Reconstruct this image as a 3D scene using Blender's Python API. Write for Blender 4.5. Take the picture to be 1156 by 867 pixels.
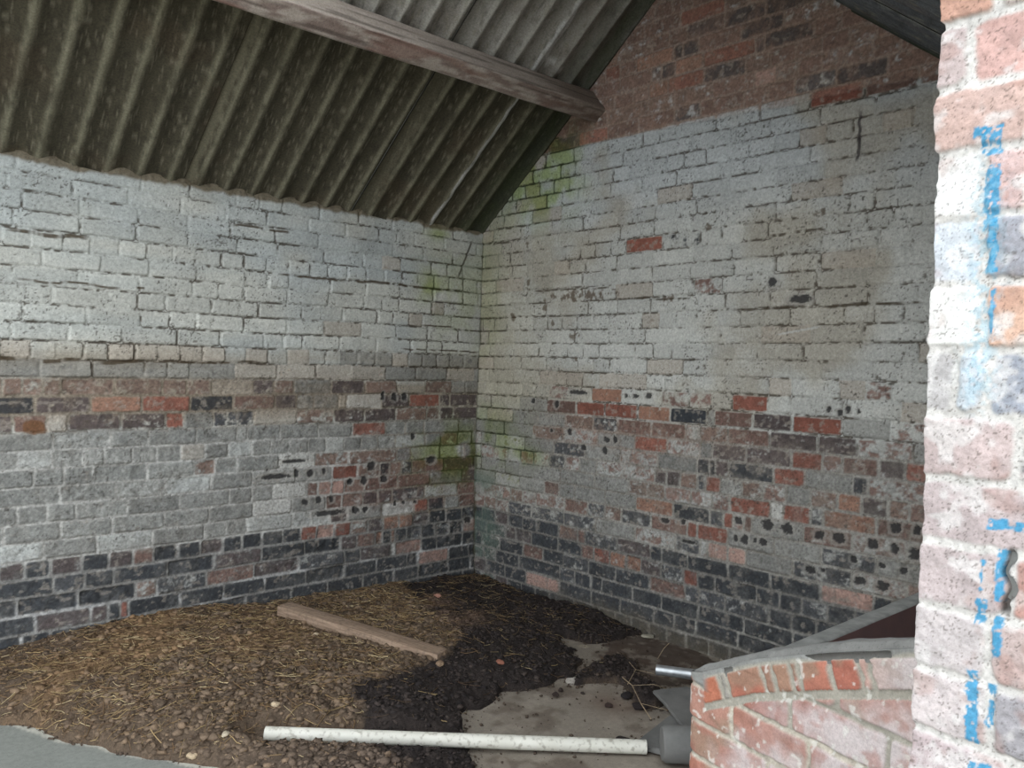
import bpy, bmesh, math, random
import numpy as np
from mathutils import Matrix, Vector

# ------------------------------------------------------------------ camera, sky, light, exposure
for o in list(bpy.data.objects):
    bpy.data.objects.remove(o, do_unlink=True)
scene = bpy.context.scene
COL = scene.collection

FOC, ROLL, PITCH, HEAD = 936.35, 0.02914, -0.021467, 0.828695
CAMPOS = (-3.276, -3.870, 1.310)
def make_camera():
    cp, sp = math.cos(PITCH), math.sin(PITCH)
    F = Vector((math.cos(HEAD) * cp, math.sin(HEAD) * cp, sp))
    R = Vector((math.sin(HEAD), -math.cos(HEAD), 0))
    U = R.cross(F)
    c, s = math.cos(ROLL), math.sin(ROLL)
    R2 = c * R + s * U
    U2 = -s * R + c * U
    cd = bpy.data.cameras.new('camera')
    cd.sensor_fit = 'HORIZONTAL'
    cd.sensor_width = 36.0
    cd.lens = FOC / 1156.0 * 36.0
    cd.clip_start = 0.02
    cd.clip_end = 200
    co = bpy.data.objects.new('camera', cd)
    COL.objects.link(co)
    m = Matrix((R2, U2, -F)).transposed().to_4x4()
    m.translation = Vector(CAMPOS)
    co.matrix_world = m
    scene.camera = co
make_camera()

SKY_COLOR, SKY_STRENGTH = (0.90, 0.95, 1.0, 1.0), 3.0
SUN_STRENGTH, SUN_ANGLE = 0.0, 18.0
SUN_DIR = Vector((0.80, -0.12, -0.62))      # the way the light travels
EXPOSURE = 0.34

world = bpy.data.worlds.new('overcast_sky')
scene.world = world
world.use_nodes = True
bg = world.node_tree.nodes['Background']
bg.inputs[0].default_value = SKY_COLOR
bg.inputs[1].default_value = SKY_STRENGTH
sun = bpy.data.lights.new('sun', 'SUN')
sun.energy = SUN_STRENGTH
sun.angle = math.radians(SUN_ANGLE)
sun.color = (1.0, 0.96, 0.90)
so = bpy.data.objects.new('sun', sun)
COL.objects.link(so)
so.rotation_euler = SUN_DIR.to_track_quat('-Z', 'Y').to_euler()
so.location = (-6, -6, 8)

vs = scene.view_settings
vs.view_transform = 'Standard'
vs.look = 'None'
vs.gamma = 1.0
vs.use_curve_mapping = False
vs.exposure = EXPOSURE

# ------------------------------------------------------------------ helpers
rng = np.random.default_rng(7)
random.seed(7)

def tag(o, label=None, cat=None, group=None, kind=None):
    if label: o['label'] = label
    if cat: o['category'] = cat
    if group: o['group'] = group
    if kind: o['kind'] = kind
    return o

def lin(c):
    c = np.asarray(c, float) / 255.0
    return np.where(c <= 0.04045, c / 12.92, ((c + 0.055) / 1.055) ** 2.4)

def hash2(ix, iy, seed):
    h = (ix.astype(np.int64) * 374761393 + iy.astype(np.int64) * 668265263 + seed * 1442695041) & 0xFFFFFFFF
    h = ((h ^ (h >> 13)) * 1274126177) & 0xFFFFFFFF
    h = h ^ (h >> 16)
    return (h & 0xFFFF) / 65535.0

def vnoise(x, y, seed=0):
    ix = np.floor(x); iy = np.floor(y)
    fx = x - ix; fy = y - iy
    fx = fx * fx * (3 - 2 * fx); fy = fy * fy * (3 - 2 * fy)
    a = hash2(ix, iy, seed); b = hash2(ix + 1, iy, seed)
    c = hash2(ix, iy + 1, seed); d = hash2(ix + 1, iy + 1, seed)
    return (a * (1 - fx) + b * fx) * (1 - fy) + (c * (1 - fx) + d * fx) * fy

def fbm(x, y, seed=0, octaves=3):
    s = 0; amp = 1; tot = 0
    for i in range(octaves):
        s = s + amp * vnoise(x * 2 ** i + 17.3 * i, y * 2 ** i - 9.1 * i, seed + i)
        tot += amp; amp *= 0.55
    return s / tot            # about 0..1

def sstep(a, b, x):
    t = np.clip((x - a) / (b - a), 0, 1)
    return t * t * (3 - 2 * t)

def in_poly(x, y, poly):
    inside = np.zeros(np.shape(x), bool)
    n = len(poly)
    for i in range(n):
        x0, y0 = poly[i]; x1, y1 = poly[(i + 1) % n]
        if y0 == y1: continue
        c = ((y0 > y) != (y1 > y)) & (x < (x1 - x0) * (y - y0) / (y1 - y0) + x0)
        inside ^= c
    return inside

def blur(a, r):
    for ax in (0, 1):
        for _ in range(2):
            k = 2 * r + 1
            p = np.pad(a, [(r + 1, r) if i == ax else (0, 0) for i in (0, 1)], mode='edge')
            c = np.cumsum(p, axis=ax)
            if ax == 0: a = (c[k:, :] - c[:-k, :]) / k
            else: a = (c[:, k:] - c[:, :-k]) / k
    return a

def mesh_np(name, verts, quads, material, colors=None, parent=None, smooth=True, tris=None):
    """links one mesh object from numpy vertices, quads (and tris) and a colour per vertex"""
    me = bpy.data.meshes.new(name)
    verts = np.asarray(verts, np.float32)
    nq = 0 if quads is None else len(quads)
    nt = 0 if tris is None else len(tris)
    loops = []
    starts = []
    if nq:
        loops.append(np.asarray(quads, np.int32).ravel()); starts.append(np.arange(nq) * 4)
    if nt:
        loops.append(np.asarray(tris, np.int32).ravel()); starts.append(nq * 4 + np.arange(nt) * 3)
    loops = np.concatenate(loops); starts = np.concatenate(starts).astype(np.int32)
    me.vertices.add(len(verts)); me.vertices.foreach_set('co', verts.ravel())
    me.loops.add(len(loops)); me.loops.foreach_set('vertex_index', loops)
    me.polygons.add(nq + nt); me.polygons.foreach_set('loop_start', starts)
    if smooth:
        me.polygons.foreach_set('use_smooth', np.ones(nq + nt, bool))
    me.update(calc_edges=True)
    me.validate()
    if colors is not None:
        at = me.color_attributes.new('Col', 'FLOAT_COLOR', 'POINT')
        c = np.ones((len(verts), 4), np.float32); c[:, :3] = np.clip(colors, 0, 1)
        at.data.foreach_set('color', c.ravel())
    me.materials.append(material)
    ob = bpy.data.objects.new(name, me)
    COL.objects.link(ob)
    if parent is not None: ob.parent = parent
    return ob

def grid_quads(nu, nv, keep=None):
    i = np.arange(nu * nv).reshape(nu, nv)
    q = np.stack([i[:-1, :-1], i[1:, :-1], i[1:, 1:], i[:-1, 1:]], -1)
    if keep is not None: return q[keep]
    return q.reshape(-1, 4)

class MB:
    """collects faces, linked as one object"""
    def __init__(s): s.bm = bmesh.new()
    def box(s, lo, hi, bevel=0.0, mat=None, seg=2):
        r = bmesh.ops.create_cube(s.bm, size=1.0)
        v = r['verts']
        lo = Vector(lo); hi = Vector(hi)
        for p in v:
            p.co = Vector((lo[i] + (p.co[i] + .5) * (hi[i] - lo[i]) for i in range(3)))
            if mat: p.co = mat @ p.co
        if bevel:
            e = list({e for p in v for e in p.link_edges})
            bmesh.ops.bevel(s.bm, geom=e, offset=bevel, segments=seg, affect='EDGES', profile=0.6)
        return s
    def tube(s, pts, rad, n=16, cap=True, hollow=0.0):
        pts = [Vector(p) for p in pts]
        rings = []
        for k, p in enumerate(pts):
            d = (pts[min(k + 1, len(pts) - 1)] - pts[max(k - 1, 0)]).normalized()
            a = d.cross(Vector((0, 0, 1)))
            if a.length < 1e-3: a = d.cross(Vector((1, 0, 0)))
            a.normalize(); b = a.cross(d)
            r = rad[k] if isinstance(rad, (list, tuple)) else rad
            rings.append([s.bm.verts.new(p + r * (math.cos(t) * a + math.sin(t) * b)) for t in [2 * math.pi * j / n for j in range(n)]])
        for r0, r1 in zip(rings, rings[1:]):
            for j in range(n):
                s.bm.faces.new((r0[j], r0[(j + 1) % n], r1[(j + 1) % n], r1[j]))
        if cap:
            s.bm.faces.new(rings[0][::-1]); s.bm.faces.new(rings[-1])
        return s
    def build(s, name, material, parent=None, smooth=True):
        bmesh.ops.recalc_face_normals(s.bm, faces=s.bm.faces)
        me = bpy.data.meshes.new(name); s.bm.to_mesh(me); s.bm.free()
        if smooth:
            for p in me.polygons: p.use_smooth = True
            try: me.set_sharp_from_angle(angle=math.radians(40))
            except Exception: pass
        me.materials.append(material)
        ob = bpy.data.objects.new(name, me); COL.objects.link(ob)
        if parent is not None: ob.parent = parent
        return ob

# ------------------------------------------------------------------ materials
def mat_attr(name, rough=0.9, spec=0.25, grain=0.35, scale=160.0, speck=0.25, speck_scale=260.0, bump=0.25, bump_dist=0.002, pale=0.0):
    """vertex albedo broken up by procedural grain, dark pits and a fine bump"""
    m = bpy.data.materials.new(name); m.use_nodes = True
    nt = m.node_tree; N = nt.nodes; L = nt.links
    b = N['Principled BSDF']
    b.inputs['Roughness'].default_value = rough
    b.inputs['Specular IOR Level'].default_value = spec
    at = N.new('ShaderNodeAttribute'); at.attribute_name = 'Col'
    tc = N.new('ShaderNodeTexCoord')
    n1 = N.new('ShaderNodeTexNoise'); n1.inputs['Scale'].default_value = scale; n1.inputs['Detail'].default_value = 4; n1.inputs['Roughness'].default_value = 0.65
    L.new(tc.outputs['Object'], n1.inputs['Vector'])
    mr = N.new('ShaderNodeMapRange'); mr.inputs[1].default_value = 0.3; mr.inputs[2].default_value = 0.7
    mr.inputs[3].default_value = 1 - grain; mr.inputs[4].default_value = 1 + grain * 0.6
    L.new(n1.outputs['Fac'], mr.inputs[0])
    n2 = N.new('ShaderNodeTexNoise'); n2.inputs['Scale'].default_value = speck_scale; n2.inputs['Detail'].default_value = 2
    L.new(tc.outputs['Object'], n2.inputs['Vector'])
    m2 = N.new('ShaderNodeMapRange'); m2.inputs[1].default_value = 0.30; m2.inputs[2].default_value = 0.40
    m2.inputs[3].default_value = 1 - speck; m2.inputs[4].default_value = 1.0
    L.new(n2.outputs['Fac'], m2.inputs[0])
    mu = N.new('ShaderNodeMath'); mu.operation = 'MULTIPLY'
    L.new(mr.outputs[0], mu.inputs[0]); L.new(m2.outputs[0], mu.inputs[1])
    mx = N.new('ShaderNodeVectorMath'); mx.operation = 'SCALE'
    L.new(at.outputs['Color'], mx.inputs[0]); L.new(mu.outputs[0], mx.inputs['Scale'])
    L.new(mx.outputs[0], b.inputs['Base Color'])
    bp = N.new('ShaderNodeBump'); bp.inputs['Strength'].default_value = bump; bp.inputs['Distance'].default_value = bump_dist
    L.new(mu.outputs[0], bp.inputs['Height']); L.new(bp.outputs[0], b.inputs['Normal'])
    return m

def mat_plain(name, c1, c2, scale=20, rough=0.8, metal=0.0, stretch=(1, 1, 1), bump=0.2, spec=0.3, grime=None, grime_amt=0.0):
    m = bpy.data.materials.new(name); m.use_nodes = True
    nt = m.node_tree; N = nt.nodes; L = nt.links
    b = N['Principled BSDF']; b.inputs['Roughness'].default_value = rough; b.inputs['Metallic'].default_value = metal
    b.inputs['Specular IOR Level'].default_value = spec
    tc = N.new('ShaderNodeTexCoord'); mp = N.new('ShaderNodeMapping'); mp.inputs['Scale'].default_value = stretch
    L.new(tc.outputs['Object'], mp.inputs['Vector'])
    n = N.new('ShaderNodeTexNoise'); n.inputs['Scale'].default_value = scale; n.inputs['Detail'].default_value = 6; n.inputs['Roughness'].default_value = 0.6
    L.new(mp.outputs[0], n.inputs['Vector'])
    cr = N.new('ShaderNodeValToRGB')
    cr.color_ramp.elements[0].position = 0.32; cr.color_ramp.elements[1].position = 0.68
    cr.color_ramp.elements[0].color = (*lin(c1), 1); cr.color_ramp.elements[1].color = (*lin(c2), 1)
    L.new(n.outputs['Fac'], cr.inputs[0])
    out = cr.outputs[0]
    if grime is not None:
        n3 = N.new('ShaderNodeTexNoise'); n3.inputs['Scale'].default_value = 55; n3.inputs['Detail'].default_value = 5
        L.new(tc.outputs['Object'], n3.inputs['Vector'])
        m3 = N.new('ShaderNodeMapRange'); m3.inputs[1].default_value = 0.52; m3.inputs[2].default_value = 0.66; m3.inputs[4].default_value = grime_amt
        L.new(n3.outputs['Fac'], m3.inputs[0])
        mi = N.new('ShaderNodeMix'); mi.data_type = 'RGBA'
        L.new(m3.outputs[0], mi.inputs[0]); L.new(out, mi.inputs[6]); mi.inputs[7].default_value = (*lin(grime), 1)
        out = mi.outputs[2]
    L.new(out, b.inputs['Base Color'])
    bp = N.new('ShaderNodeBump'); bp.inputs['Strength'].default_value = bump; bp.inputs['Distance'].default_value = 0.003
    L.new(n.outputs['Fac'], bp.inputs['Height']); L.new(bp.outputs[0], b.inputs['Normal'])
    return m

M_WALL = mat_attr('old_brick_and_limewash', grain=0.22, scale=95, speck=0.40, speck_scale=230, bump=0.35, bump_dist=0.003)
M_PIER = mat_attr('sandy_brick', grain=0.18, scale=230, speck=0.22, speck_scale=520, bump=0.5, bump_dist=0.0015)
M_ROOF = mat_attr('fibre_cement', grain=0.30, scale=110, speck=0.35, speck_scale=300, bump=0.35, bump_dist=0.002)
M_FLOOR = mat_attr('worn_concrete', grain=0.14, scale=60, speck=0.30, speck_scale=220, bump=0.25, bump_dist=0.002)
M_MUCK = mat_attr('dried_muck', grain=0.45, scale=130, speck=0.45, speck_scale=300, bump=0.7, bump_dist=0.005, rough=0.95)
M_CLOD = mat_attr('crumbled_muck', grain=0.35, scale=220, speck=0.35, speck_scale=500, bump=0.5, bump_dist=0.002)
M_STRAW = mat_attr('straw_stalk', grain=0.15, scale=90, speck=0.1, bump=0.1, spec=0.3, rough=0.7)
M_TIMBER = mat_plain('sawn_timber', (118, 98, 82), (160, 138, 118), 9, 0.85, stretch=(1.2, 14, 14), grime=(96, 84, 72), grime_amt=0.5)
M_PVC = mat_plain('white_plastic', (196, 194, 182), (214, 212, 202), 6, 0.55, grime=(120, 112, 98), grime_amt=0.55, bump=0.05)
M_STEEL = mat_plain('galvanised_steel', (150, 154, 156), (185, 188, 190), 30, 0.4, metal=0.7, bump=0.05)
M_SHEET = mat_plain('dull_grey_sheet', (92, 92, 90), (118, 117, 114), 8, 0.8, bump=0.1)
M_CEM = mat_plain('cement_render', (112, 113, 110), (142, 142, 138), 26, 0.9, bump=0.4)
M_GLAZE = mat_plain('salt_glazed_clay', (112, 92, 92), (132, 104, 98), 5, 0.6, bump=0.08, spec=0.4)
M_YARD = mat_plain('gravel_yard', (112, 108, 100), (150, 146, 138), 14, 0.95, bump=0.5)
M_GLASS = mat_plain('broken_glazed_chip', (190, 195, 198), (225, 228, 230), 50, 0.2)

# ------------------------------------------------------------------ brick layout
"""features read off the walls: (start along wall, end, height, kind of brick)"""
BR_L = [(2.431,2.535,1.315,'t'), (2.334,2.425,1.319,'w'), (2.23,2.328,1.322,'w'), (2.132,2.224,1.319,'w'), (2.016,2.125,1.323,'t'), (1.916,2.013,1.326,'t'), (2.454,2.525,1.162,'b'), (2.392,2.451,1.162,'b'), (2.32,2.375,1.162,'b'), (2.107,2.308,1.163,'b'), (1.896,2.094,1.164,'b'), (1.784,1.886,1.164,'b'), (2.422,2.598,1.087,'k'), (2.202,2.405,1.088,'p'), (1.985,2.193,1.086,'o'), (1.776,1.979,1.083,'R'), (2.507,2.56,1.019,'p'), (2.367,2.485,1.007,'n'), (2.094,2.279,1.007,'p'), (1.883,2.066,1.008,'p'), (2.396,2.537,1.237,'g'), (2.198,2.39,1.241,'g'), (1.956,2.109,0.934,'g'), (2.247,2.336,0.866,'g'), (2.142,2.213,0.86,'g'), (1.819,1.909,1.326,'t'), (1.712,1.809,1.326,'t'), (1.604,1.708,1.325,'t'), (1.5,1.596,1.325,'w'), (1.384,1.492,1.329,'t'), (1.281,1.38,1.328,'w'), (1.16,1.272,1.331,'t'), (1.067,1.152,1.331,'w'), (0.993,1.058,1.333,'w'), (1.553,1.764,1.242,'g'), (1.333,1.549,1.245,'t'), (1.123,1.329,1.249,'t'), (1.672,1.774,1.168,'b'), (1.465,1.661,1.169,'t'), (1.352,1.457,1.17,'p'), (1.243,1.343,1.17,'b'), (1.031,1.234,1.171,'g'), (1.568,1.758,1.088,'k'), (1.35,1.549,1.094,'n'), (1.219,1.337,1.093,'p'), (1.123,1.215,1.096,'g'), (0.987,1.119,1.099,'g'), (1.792,1.872,1.015,'R'), (1.668,1.788,1.013,'g'), (1.453,1.646,1.013,'K'), (1.222,1.445,1.016,'t'), (1.008,1.213,1.019,'b'), (1.538,1.726,0.941,'g'), (1.313,1.475,0.937,'g'), (1.695,1.796,0.866,'t'), (0.824,1.022,1.184,'p'), (0.614,0.814,1.185,'b'), (0.412,0.603,1.191,'w'), (0.215,0.401,1.188,'b'), (0.718,0.927,1.101,'W'), (0.298,0.517,1.116,'R'), (0.224,0.292,1.111,'p'), (0.396,0.609,1.042,'b'), (0.678,0.885,0.949,'R'), (0.908,1.084,0.793,'o'), (0.602,0.9,0.809,'b'), (0.854,1.0,0.719,'R'), (0.646,0.702,0.741,'k'), (0.494,0.558,0.737,'K'), (0.401,0.604,0.884,'m'), (0.321,0.497,0.814,'m'), (0.102,0.277,0.822,'m'), (1.114,1.304,0.786,'W'), (0.903,1.11,0.795,'b'), (0.911,0.995,0.718,'R'), (1.159,1.334,0.635,'W'), (1.025,1.146,0.646,'n'), (1.085,1.175,0.421,'R'), (0.979,1.083,0.426,'S'), (0.883,0.978,0.428,'R'), (0.942,0.989,0.649,'S'), (0.944,1.032,0.573,'n'), (1.239,1.438,0.557,'W'), (1.125,1.225,0.502,'w'), (0.937,1.002,0.647,'S'), (1.021,1.08,0.645,'S'), (0.808,0.923,0.643,'b'), (0.782,0.879,0.426,'b'), (0.68,0.773,0.436,'p'), (0.574,0.672,0.434,'o'), (0.479,0.564,0.441,'o'), (0.376,0.463,0.445,'R'), (0.275,0.365,0.444,'k'), (0.848,0.925,0.357,'o'), (0.73,0.838,0.35,'n'), (0.68,0.72,0.357,'o'), (0.624,0.675,0.358,'k'), (0.593,0.619,0.359,'o'), (0.53,0.588,0.362,'k'), (0.328,0.504,0.364,'K'), (0.127,0.307,0.365,'K'), (0.827,0.937,0.29,'p'), (0.621,0.817,0.278,'p'), (0.585,0.617,0.284,'W'), (0.412,0.583,0.28,'S'), (0.221,0.402,0.296,'k'), (0.107,0.201,0.294,'k'), (-0.002,0.095,0.303,'S'), (0.721,0.916,0.215,'k'), (0.519,0.706,0.208,'k'), (0.318,0.499,0.211,'k'), (0.11,0.296,0.226,'k'), (0.611,0.793,0.121,'k'), (0.431,0.591,0.128,'k'), (0.218,0.423,0.141,'S'), (0.041,0.201,0.132,'k'), (0.525,0.702,0.056,'k'), (0.318,0.483,0.058,'k'), (0.104,0.302,0.056,'k'), (0.731,0.926,0.052,'p'), (0.152,0.392,0.58,'m'), (0.424,0.616,0.582,'K'), (0.138,0.243,0.514,'g'), (0.717,0.806,0.567,'p'), (2.448,2.525,0.401,'p'), (2.343,2.432,0.399,'k'), (2.227,2.337,0.387,'p'), (2.122,2.215,0.398,'k'), (2.012,2.106,0.4,'p'), (1.919,2.003,0.404,'n'), (1.811,1.912,0.408,'k'), (1.909,1.99,0.28,'b'), (2.031,2.057,0.167,'R'), (2.118,2.18,0.169,'p'), (0.295,0.378,1.645,'t'), (0.451,0.538,1.553,'t')]
BR_R = [(0.752,0.914,0.593,'n'), (1.163,1.338,0.586,'K'), (0.949,1.127,0.438,'K'), (1.154,1.339,0.442,'p'), (0.99,1.079,0.361,'R'), (1.085,1.186,0.36,'o'), (1.197,1.28,0.36,'o'), (1.295,1.408,0.362,'p'), (0.881,0.968,0.361,'n'), (0.287,0.357,0.368,'p'), (0.31,0.49,0.461,'K'), (0.542,0.704,0.443,'k'), (0.74,0.832,0.444,'p'), (0.854,0.904,0.447,'n'), (0.317,0.491,0.302,'p'), (0.511,0.698,0.303,'k'), (0.714,0.846,0.376,'b'), (0.206,0.392,0.207,'k'), (0.432,0.582,0.219,'n'), (0.727,0.83,0.217,'K'), (0.94,1.123,0.28,'k'), (1.15,1.335,0.287,'k'), (0.118,0.276,0.137,'k'), (0.462,0.717,0.136,'S'), (0.843,1.027,0.208,'k'), (1.05,1.232,0.203,'k'), (0.771,0.949,0.142,'k'), (0.968,1.155,0.13,'k'), (1.254,1.414,0.199,'k'), (0.651,0.825,0.057,'k'), (0.86,1.012,0.052,'k'), (0.076,0.229,0.294,'G'), (0.981,1.096,1.253,'t'), (1.101,1.191,1.252,'t'), (1.197,1.284,1.252,'t'), (0.931,1.13,1.173,'o'), (1.391,1.543,1.171,'d'), (1.569,1.671,1.171,'d'), (0.602,0.812,1.104,'n'), (0.823,1.019,1.103,'R'), (1.035,1.232,1.103,'R'), (1.247,1.439,1.101,'o'), (1.467,1.644,1.099,'k'), (0.948,1.105,1.025,'K'), (1.126,1.322,1.028,'n'), (1.341,1.527,1.024,'n'), (1.532,1.609,1.031,'d'), (1.229,1.422,0.952,'R'), (1.445,1.612,0.966,'d'), (1.005,1.093,0.816,'R'), (0.981,1.157,0.754,'d'), (1.341,1.424,0.806,'p'), (1.438,1.505,0.809,'p'), (1.523,1.601,0.813,'b'), (1.616,1.7,0.86,'k'), (0.61,0.751,1.182,'d'), (1.168,1.351,0.754,'d'), (1.427,1.569,0.746,'d'), (1.782,1.954,1.167,'R'), (1.691,1.881,1.1,'n'), (1.89,2.073,1.1,'p'), (2.088,2.293,1.092,'R'), (2.328,2.487,1.102,'g'), (1.768,1.967,1.02,'n'), (1.994,2.187,1.019,'p'), (2.214,2.356,1.024,'p'), (1.689,1.856,0.949,'p'), (1.873,2.072,0.948,'p'), (2.1,2.209,0.957,'R'), (2.216,2.295,0.958,'d'), (1.813,1.995,0.88,'k'), (2.025,2.138,0.874,'R'), (2.349,2.405,0.89,'K'), (1.608,1.667,0.864,'k'), (1.675,1.773,0.867,'p'), (1.657,1.731,0.803,'R'), (2.391,2.488,1.249,'d'), (2.309,2.445,0.942,'n'), (2.458,2.546,0.938,'p'), (2.558,2.642,0.938,'R'), (2.289,2.384,0.795,'o'), (2.39,2.487,0.803,'p'), (2.493,2.568,0.805,'b'), (1.586,1.688,0.713,'d'), (1.794,1.984,0.724,'R'), (2.007,2.043,0.727,'W'), (2.047,2.169,0.723,'R'), (1.249,1.473,0.652,'o'), (1.492,1.681,0.659,'k'), (1.763,1.804,0.649,'R'), (1.867,1.899,0.648,'n'), (1.163,1.338,0.586,'K'), (1.367,1.556,0.581,'n'), (1.574,1.61,0.58,'R'), (1.627,1.775,0.576,'R'), (1.498,1.629,0.502,'K'), (1.68,1.778,0.5,'S'), (1.783,1.873,0.49,'S'), (1.42,1.562,0.427,'k'), (1.582,1.781,0.413,'k'), (1.79,1.996,0.417,'k'), (2.02,2.228,0.415,'k'), (1.192,1.28,0.355,'o'), (1.3,1.385,0.353,'n'), (1.405,1.539,0.349,'K'), (1.549,1.618,0.342,'R'), (1.627,1.71,0.352,'k'), (1.728,1.82,0.346,'k'), (1.833,1.925,0.338,'k'), (1.948,2.04,0.34,'k'), (2.055,2.143,0.337,'k'), (2.234,2.443,0.723,'o'), (2.233,2.442,0.418,'S'), (2.177,2.283,0.802,'b'), (1.593,1.781,2.703,'k'), (1.883,2.1,2.779,'k'), (1.674,1.871,2.948,'k'), (1.467,1.529,2.858,'k'), (2.03,2.209,2.544,'K'), (1.409,1.55,2.544,'K'), (1.366,1.562,2.692,'R'), (1.837,1.935,2.621,'S'), (1.941,2.036,2.627,'b'), (1.565,1.825,2.77,'R'), (1.393,1.439,2.857,'k'), (1.262,1.315,2.774,'K'), (1.333,1.397,2.77,'k'), (1.127,1.356,1.931,'R'), (1.377,1.572,1.928,'c'), (1.556,1.702,1.7,'d'), (-0.477,-0.183,1.685,'t')]
RG_L = [(0.703,1.115,0.01,0.024), (0.625,1.114,0.018,0.024), (0.556,1.112,0.018,0.024), (0.762,0.731,0.025,0.027), (0.89,0.656,0.017,0.018), (0.806,0.658,0.02,0.024), (0.679,0.654,0.022,0.021), (0.347,0.74,0.031,0.02), (0.483,0.884,0.016,0.019), (1.327,0.715,0.084,0.013), (1.211,0.723,0.012,0.021), (1.135,0.718,0.018,0.021), (1.052,0.723,0.011,0.016), (1.37,0.751,0.007,0.007), (1.16,0.57,0.018,0.018), (1.082,0.572,0.018,0.019), (0.888,0.653,0.013,0.017), (1.018,0.498,0.084,0.014), (1.224,0.787,0.074,0.009), (0.868,0.5,0.013,0.017), (1.0,0.571,0.015,0.018), (0.857,0.499,0.021,0.02), (0.794,0.496,0.018,0.017), (0.54,0.512,0.011,0.011), (0.46,0.506,0.011,0.011), (0.598,0.514,0.01,0.017), (0.061,0.358,0.027,0.017)]
RG_R = [(0.826,1.18,0.071,0.011), (1.165,1.177,0.01,0.011), (1.224,1.178,0.018,0.012), (1.306,1.182,0.019,0.015), (0.671,1.107,0.017,0.02), (0.767,0.962,0.019,0.018), (0.629,0.959,0.01,0.012), (1.093,0.947,0.014,0.021), (1.021,0.886,0.019,0.021), (0.484,1.117,0.018,0.014), (0.871,0.887,0.022,0.015), (1.036,0.942,0.019,0.016), (2.319,1.173,0.011,0.015), (2.238,1.171,0.009,0.014), (2.284,1.158,0.012,0.013), (2.363,1.169,0.006,0.01), (1.832,0.646,0.02,0.017), (1.975,0.647,0.028,0.024), (2.071,0.647,0.027,0.025), (1.823,0.565,0.011,0.018), (1.866,0.566,0.021,0.021), (1.92,0.572,0.011,0.013), (1.958,0.572,0.022,0.016), (1.569,0.503,0.043,0.009), (1.431,0.583,0.024,0.012), (1.534,0.592,0.012,0.012), (2.217,0.645,0.023,0.019), (2.296,0.647,0.028,0.021), (2.434,0.646,0.022,0.022), (2.521,0.643,0.017,0.02), (2.599,0.636,0.025,0.023), (2.363,0.572,0.015,0.013), (2.474,0.568,0.012,0.011), (2.557,0.563,0.015,0.013), (2.182,0.493,0.024,0.017), (2.236,0.503,0.011,0.009), (2.391,0.49,0.026,0.016), (2.48,0.49,0.026,0.018), (2.521,0.725,0.022,0.019), (2.601,0.729,0.015,0.02), (1.961,1.707,0.025,0.019), (2.096,1.628,0.048,0.019)]
# colour and how much limewash still covers it, for each kind of brick
KIND = {
 'R': ((146, 80, 62), .10), 'o': ((156, 106, 82), .18), 'S': ((172, 130, 114), .16), 'n': ((120, 88, 76), .24),
 'p': ((88, 75, 73), .26), 'b': ((128, 100, 86), .38), 'k': ((52, 56, 61), .10), 'K': ((70, 72, 76), .38),
 't': ((172, 156, 136), .92), 'g': ((122, 120, 113), .78), 'w': ((186, 186, 178), 1.0), 'W': ((200, 196, 187), 1.0),
 'm': ((140, 142, 98), .75), 'G': ((84, 98, 88), .45), 'd': ((136, 102, 90), .58), 'c': ((70, 74, 78), .72),
}
CODES = list(KIND)
def dull(c, f=.30):
    g = .35 * c[0] + .5 * c[1] + .15 * c[2]
    return tuple(v * (1 - f) + (g * .9 + 8) * f for v in c)
KCOL = np.array([lin(dull(KIND[c][0])) for c in CODES]); KCOV = np.array([KIND[c][1] for c in CODES])
CI = {c: i for i, c in enumerate(CODES)}

def layout(course_z, u_len, feats, zone, header_rows, seed, L=.226, H=.113):
    """brick edges and kinds for every course: specified bricks first, ordinary ones between them"""
    r = np.random.default_rng(seed)
    rows = []
    for k in range(len(course_z) - 1):
        zc = (course_z[k] + course_z[k + 1]) / 2
        fs = sorted([f for f in feats if course_z[k] <= f[2] < course_z[k + 1]], key=lambda f: f[0])
        edges = []; kinds = []
        cur = -r.uniform(0, L)
        def fill(a, b):
            w = b - a
            if w < .035:
                return
            hd = header_rows(k)
            n = max(1, int(round(w / (H if hd else L))))
            if not hd and w < .16: n = 1
            ws = r.uniform(.9, 1.1, n); ws = ws / ws.sum() * w
            x = a
            for q in ws:
                # now and then a stretcher is really two headers
                if not hd and q > .19 and r.random() < .16:
                    for h in (0, 1):
                        edges.append(x + h * q / 2); kinds.append(zone(x + q * (h * .5 + .25), zc, r))
                else:
                    edges.append(x); kinds.append(zone(x + q / 2, zc, r))
                x += q
        for f in fs:
            a, b = f[0] - .005, f[1] + .005
            if a < cur: a = cur
            if b - a < .02: continue
            if a - cur < .035: a = cur
            fill(cur, a)
            edges.append(a); kinds.append(CI[f[3]]); cur = b
        fill(cur, u_len + .3)
        rows.append((np.array(edges), np.array(kinds)))
    return rows

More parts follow.
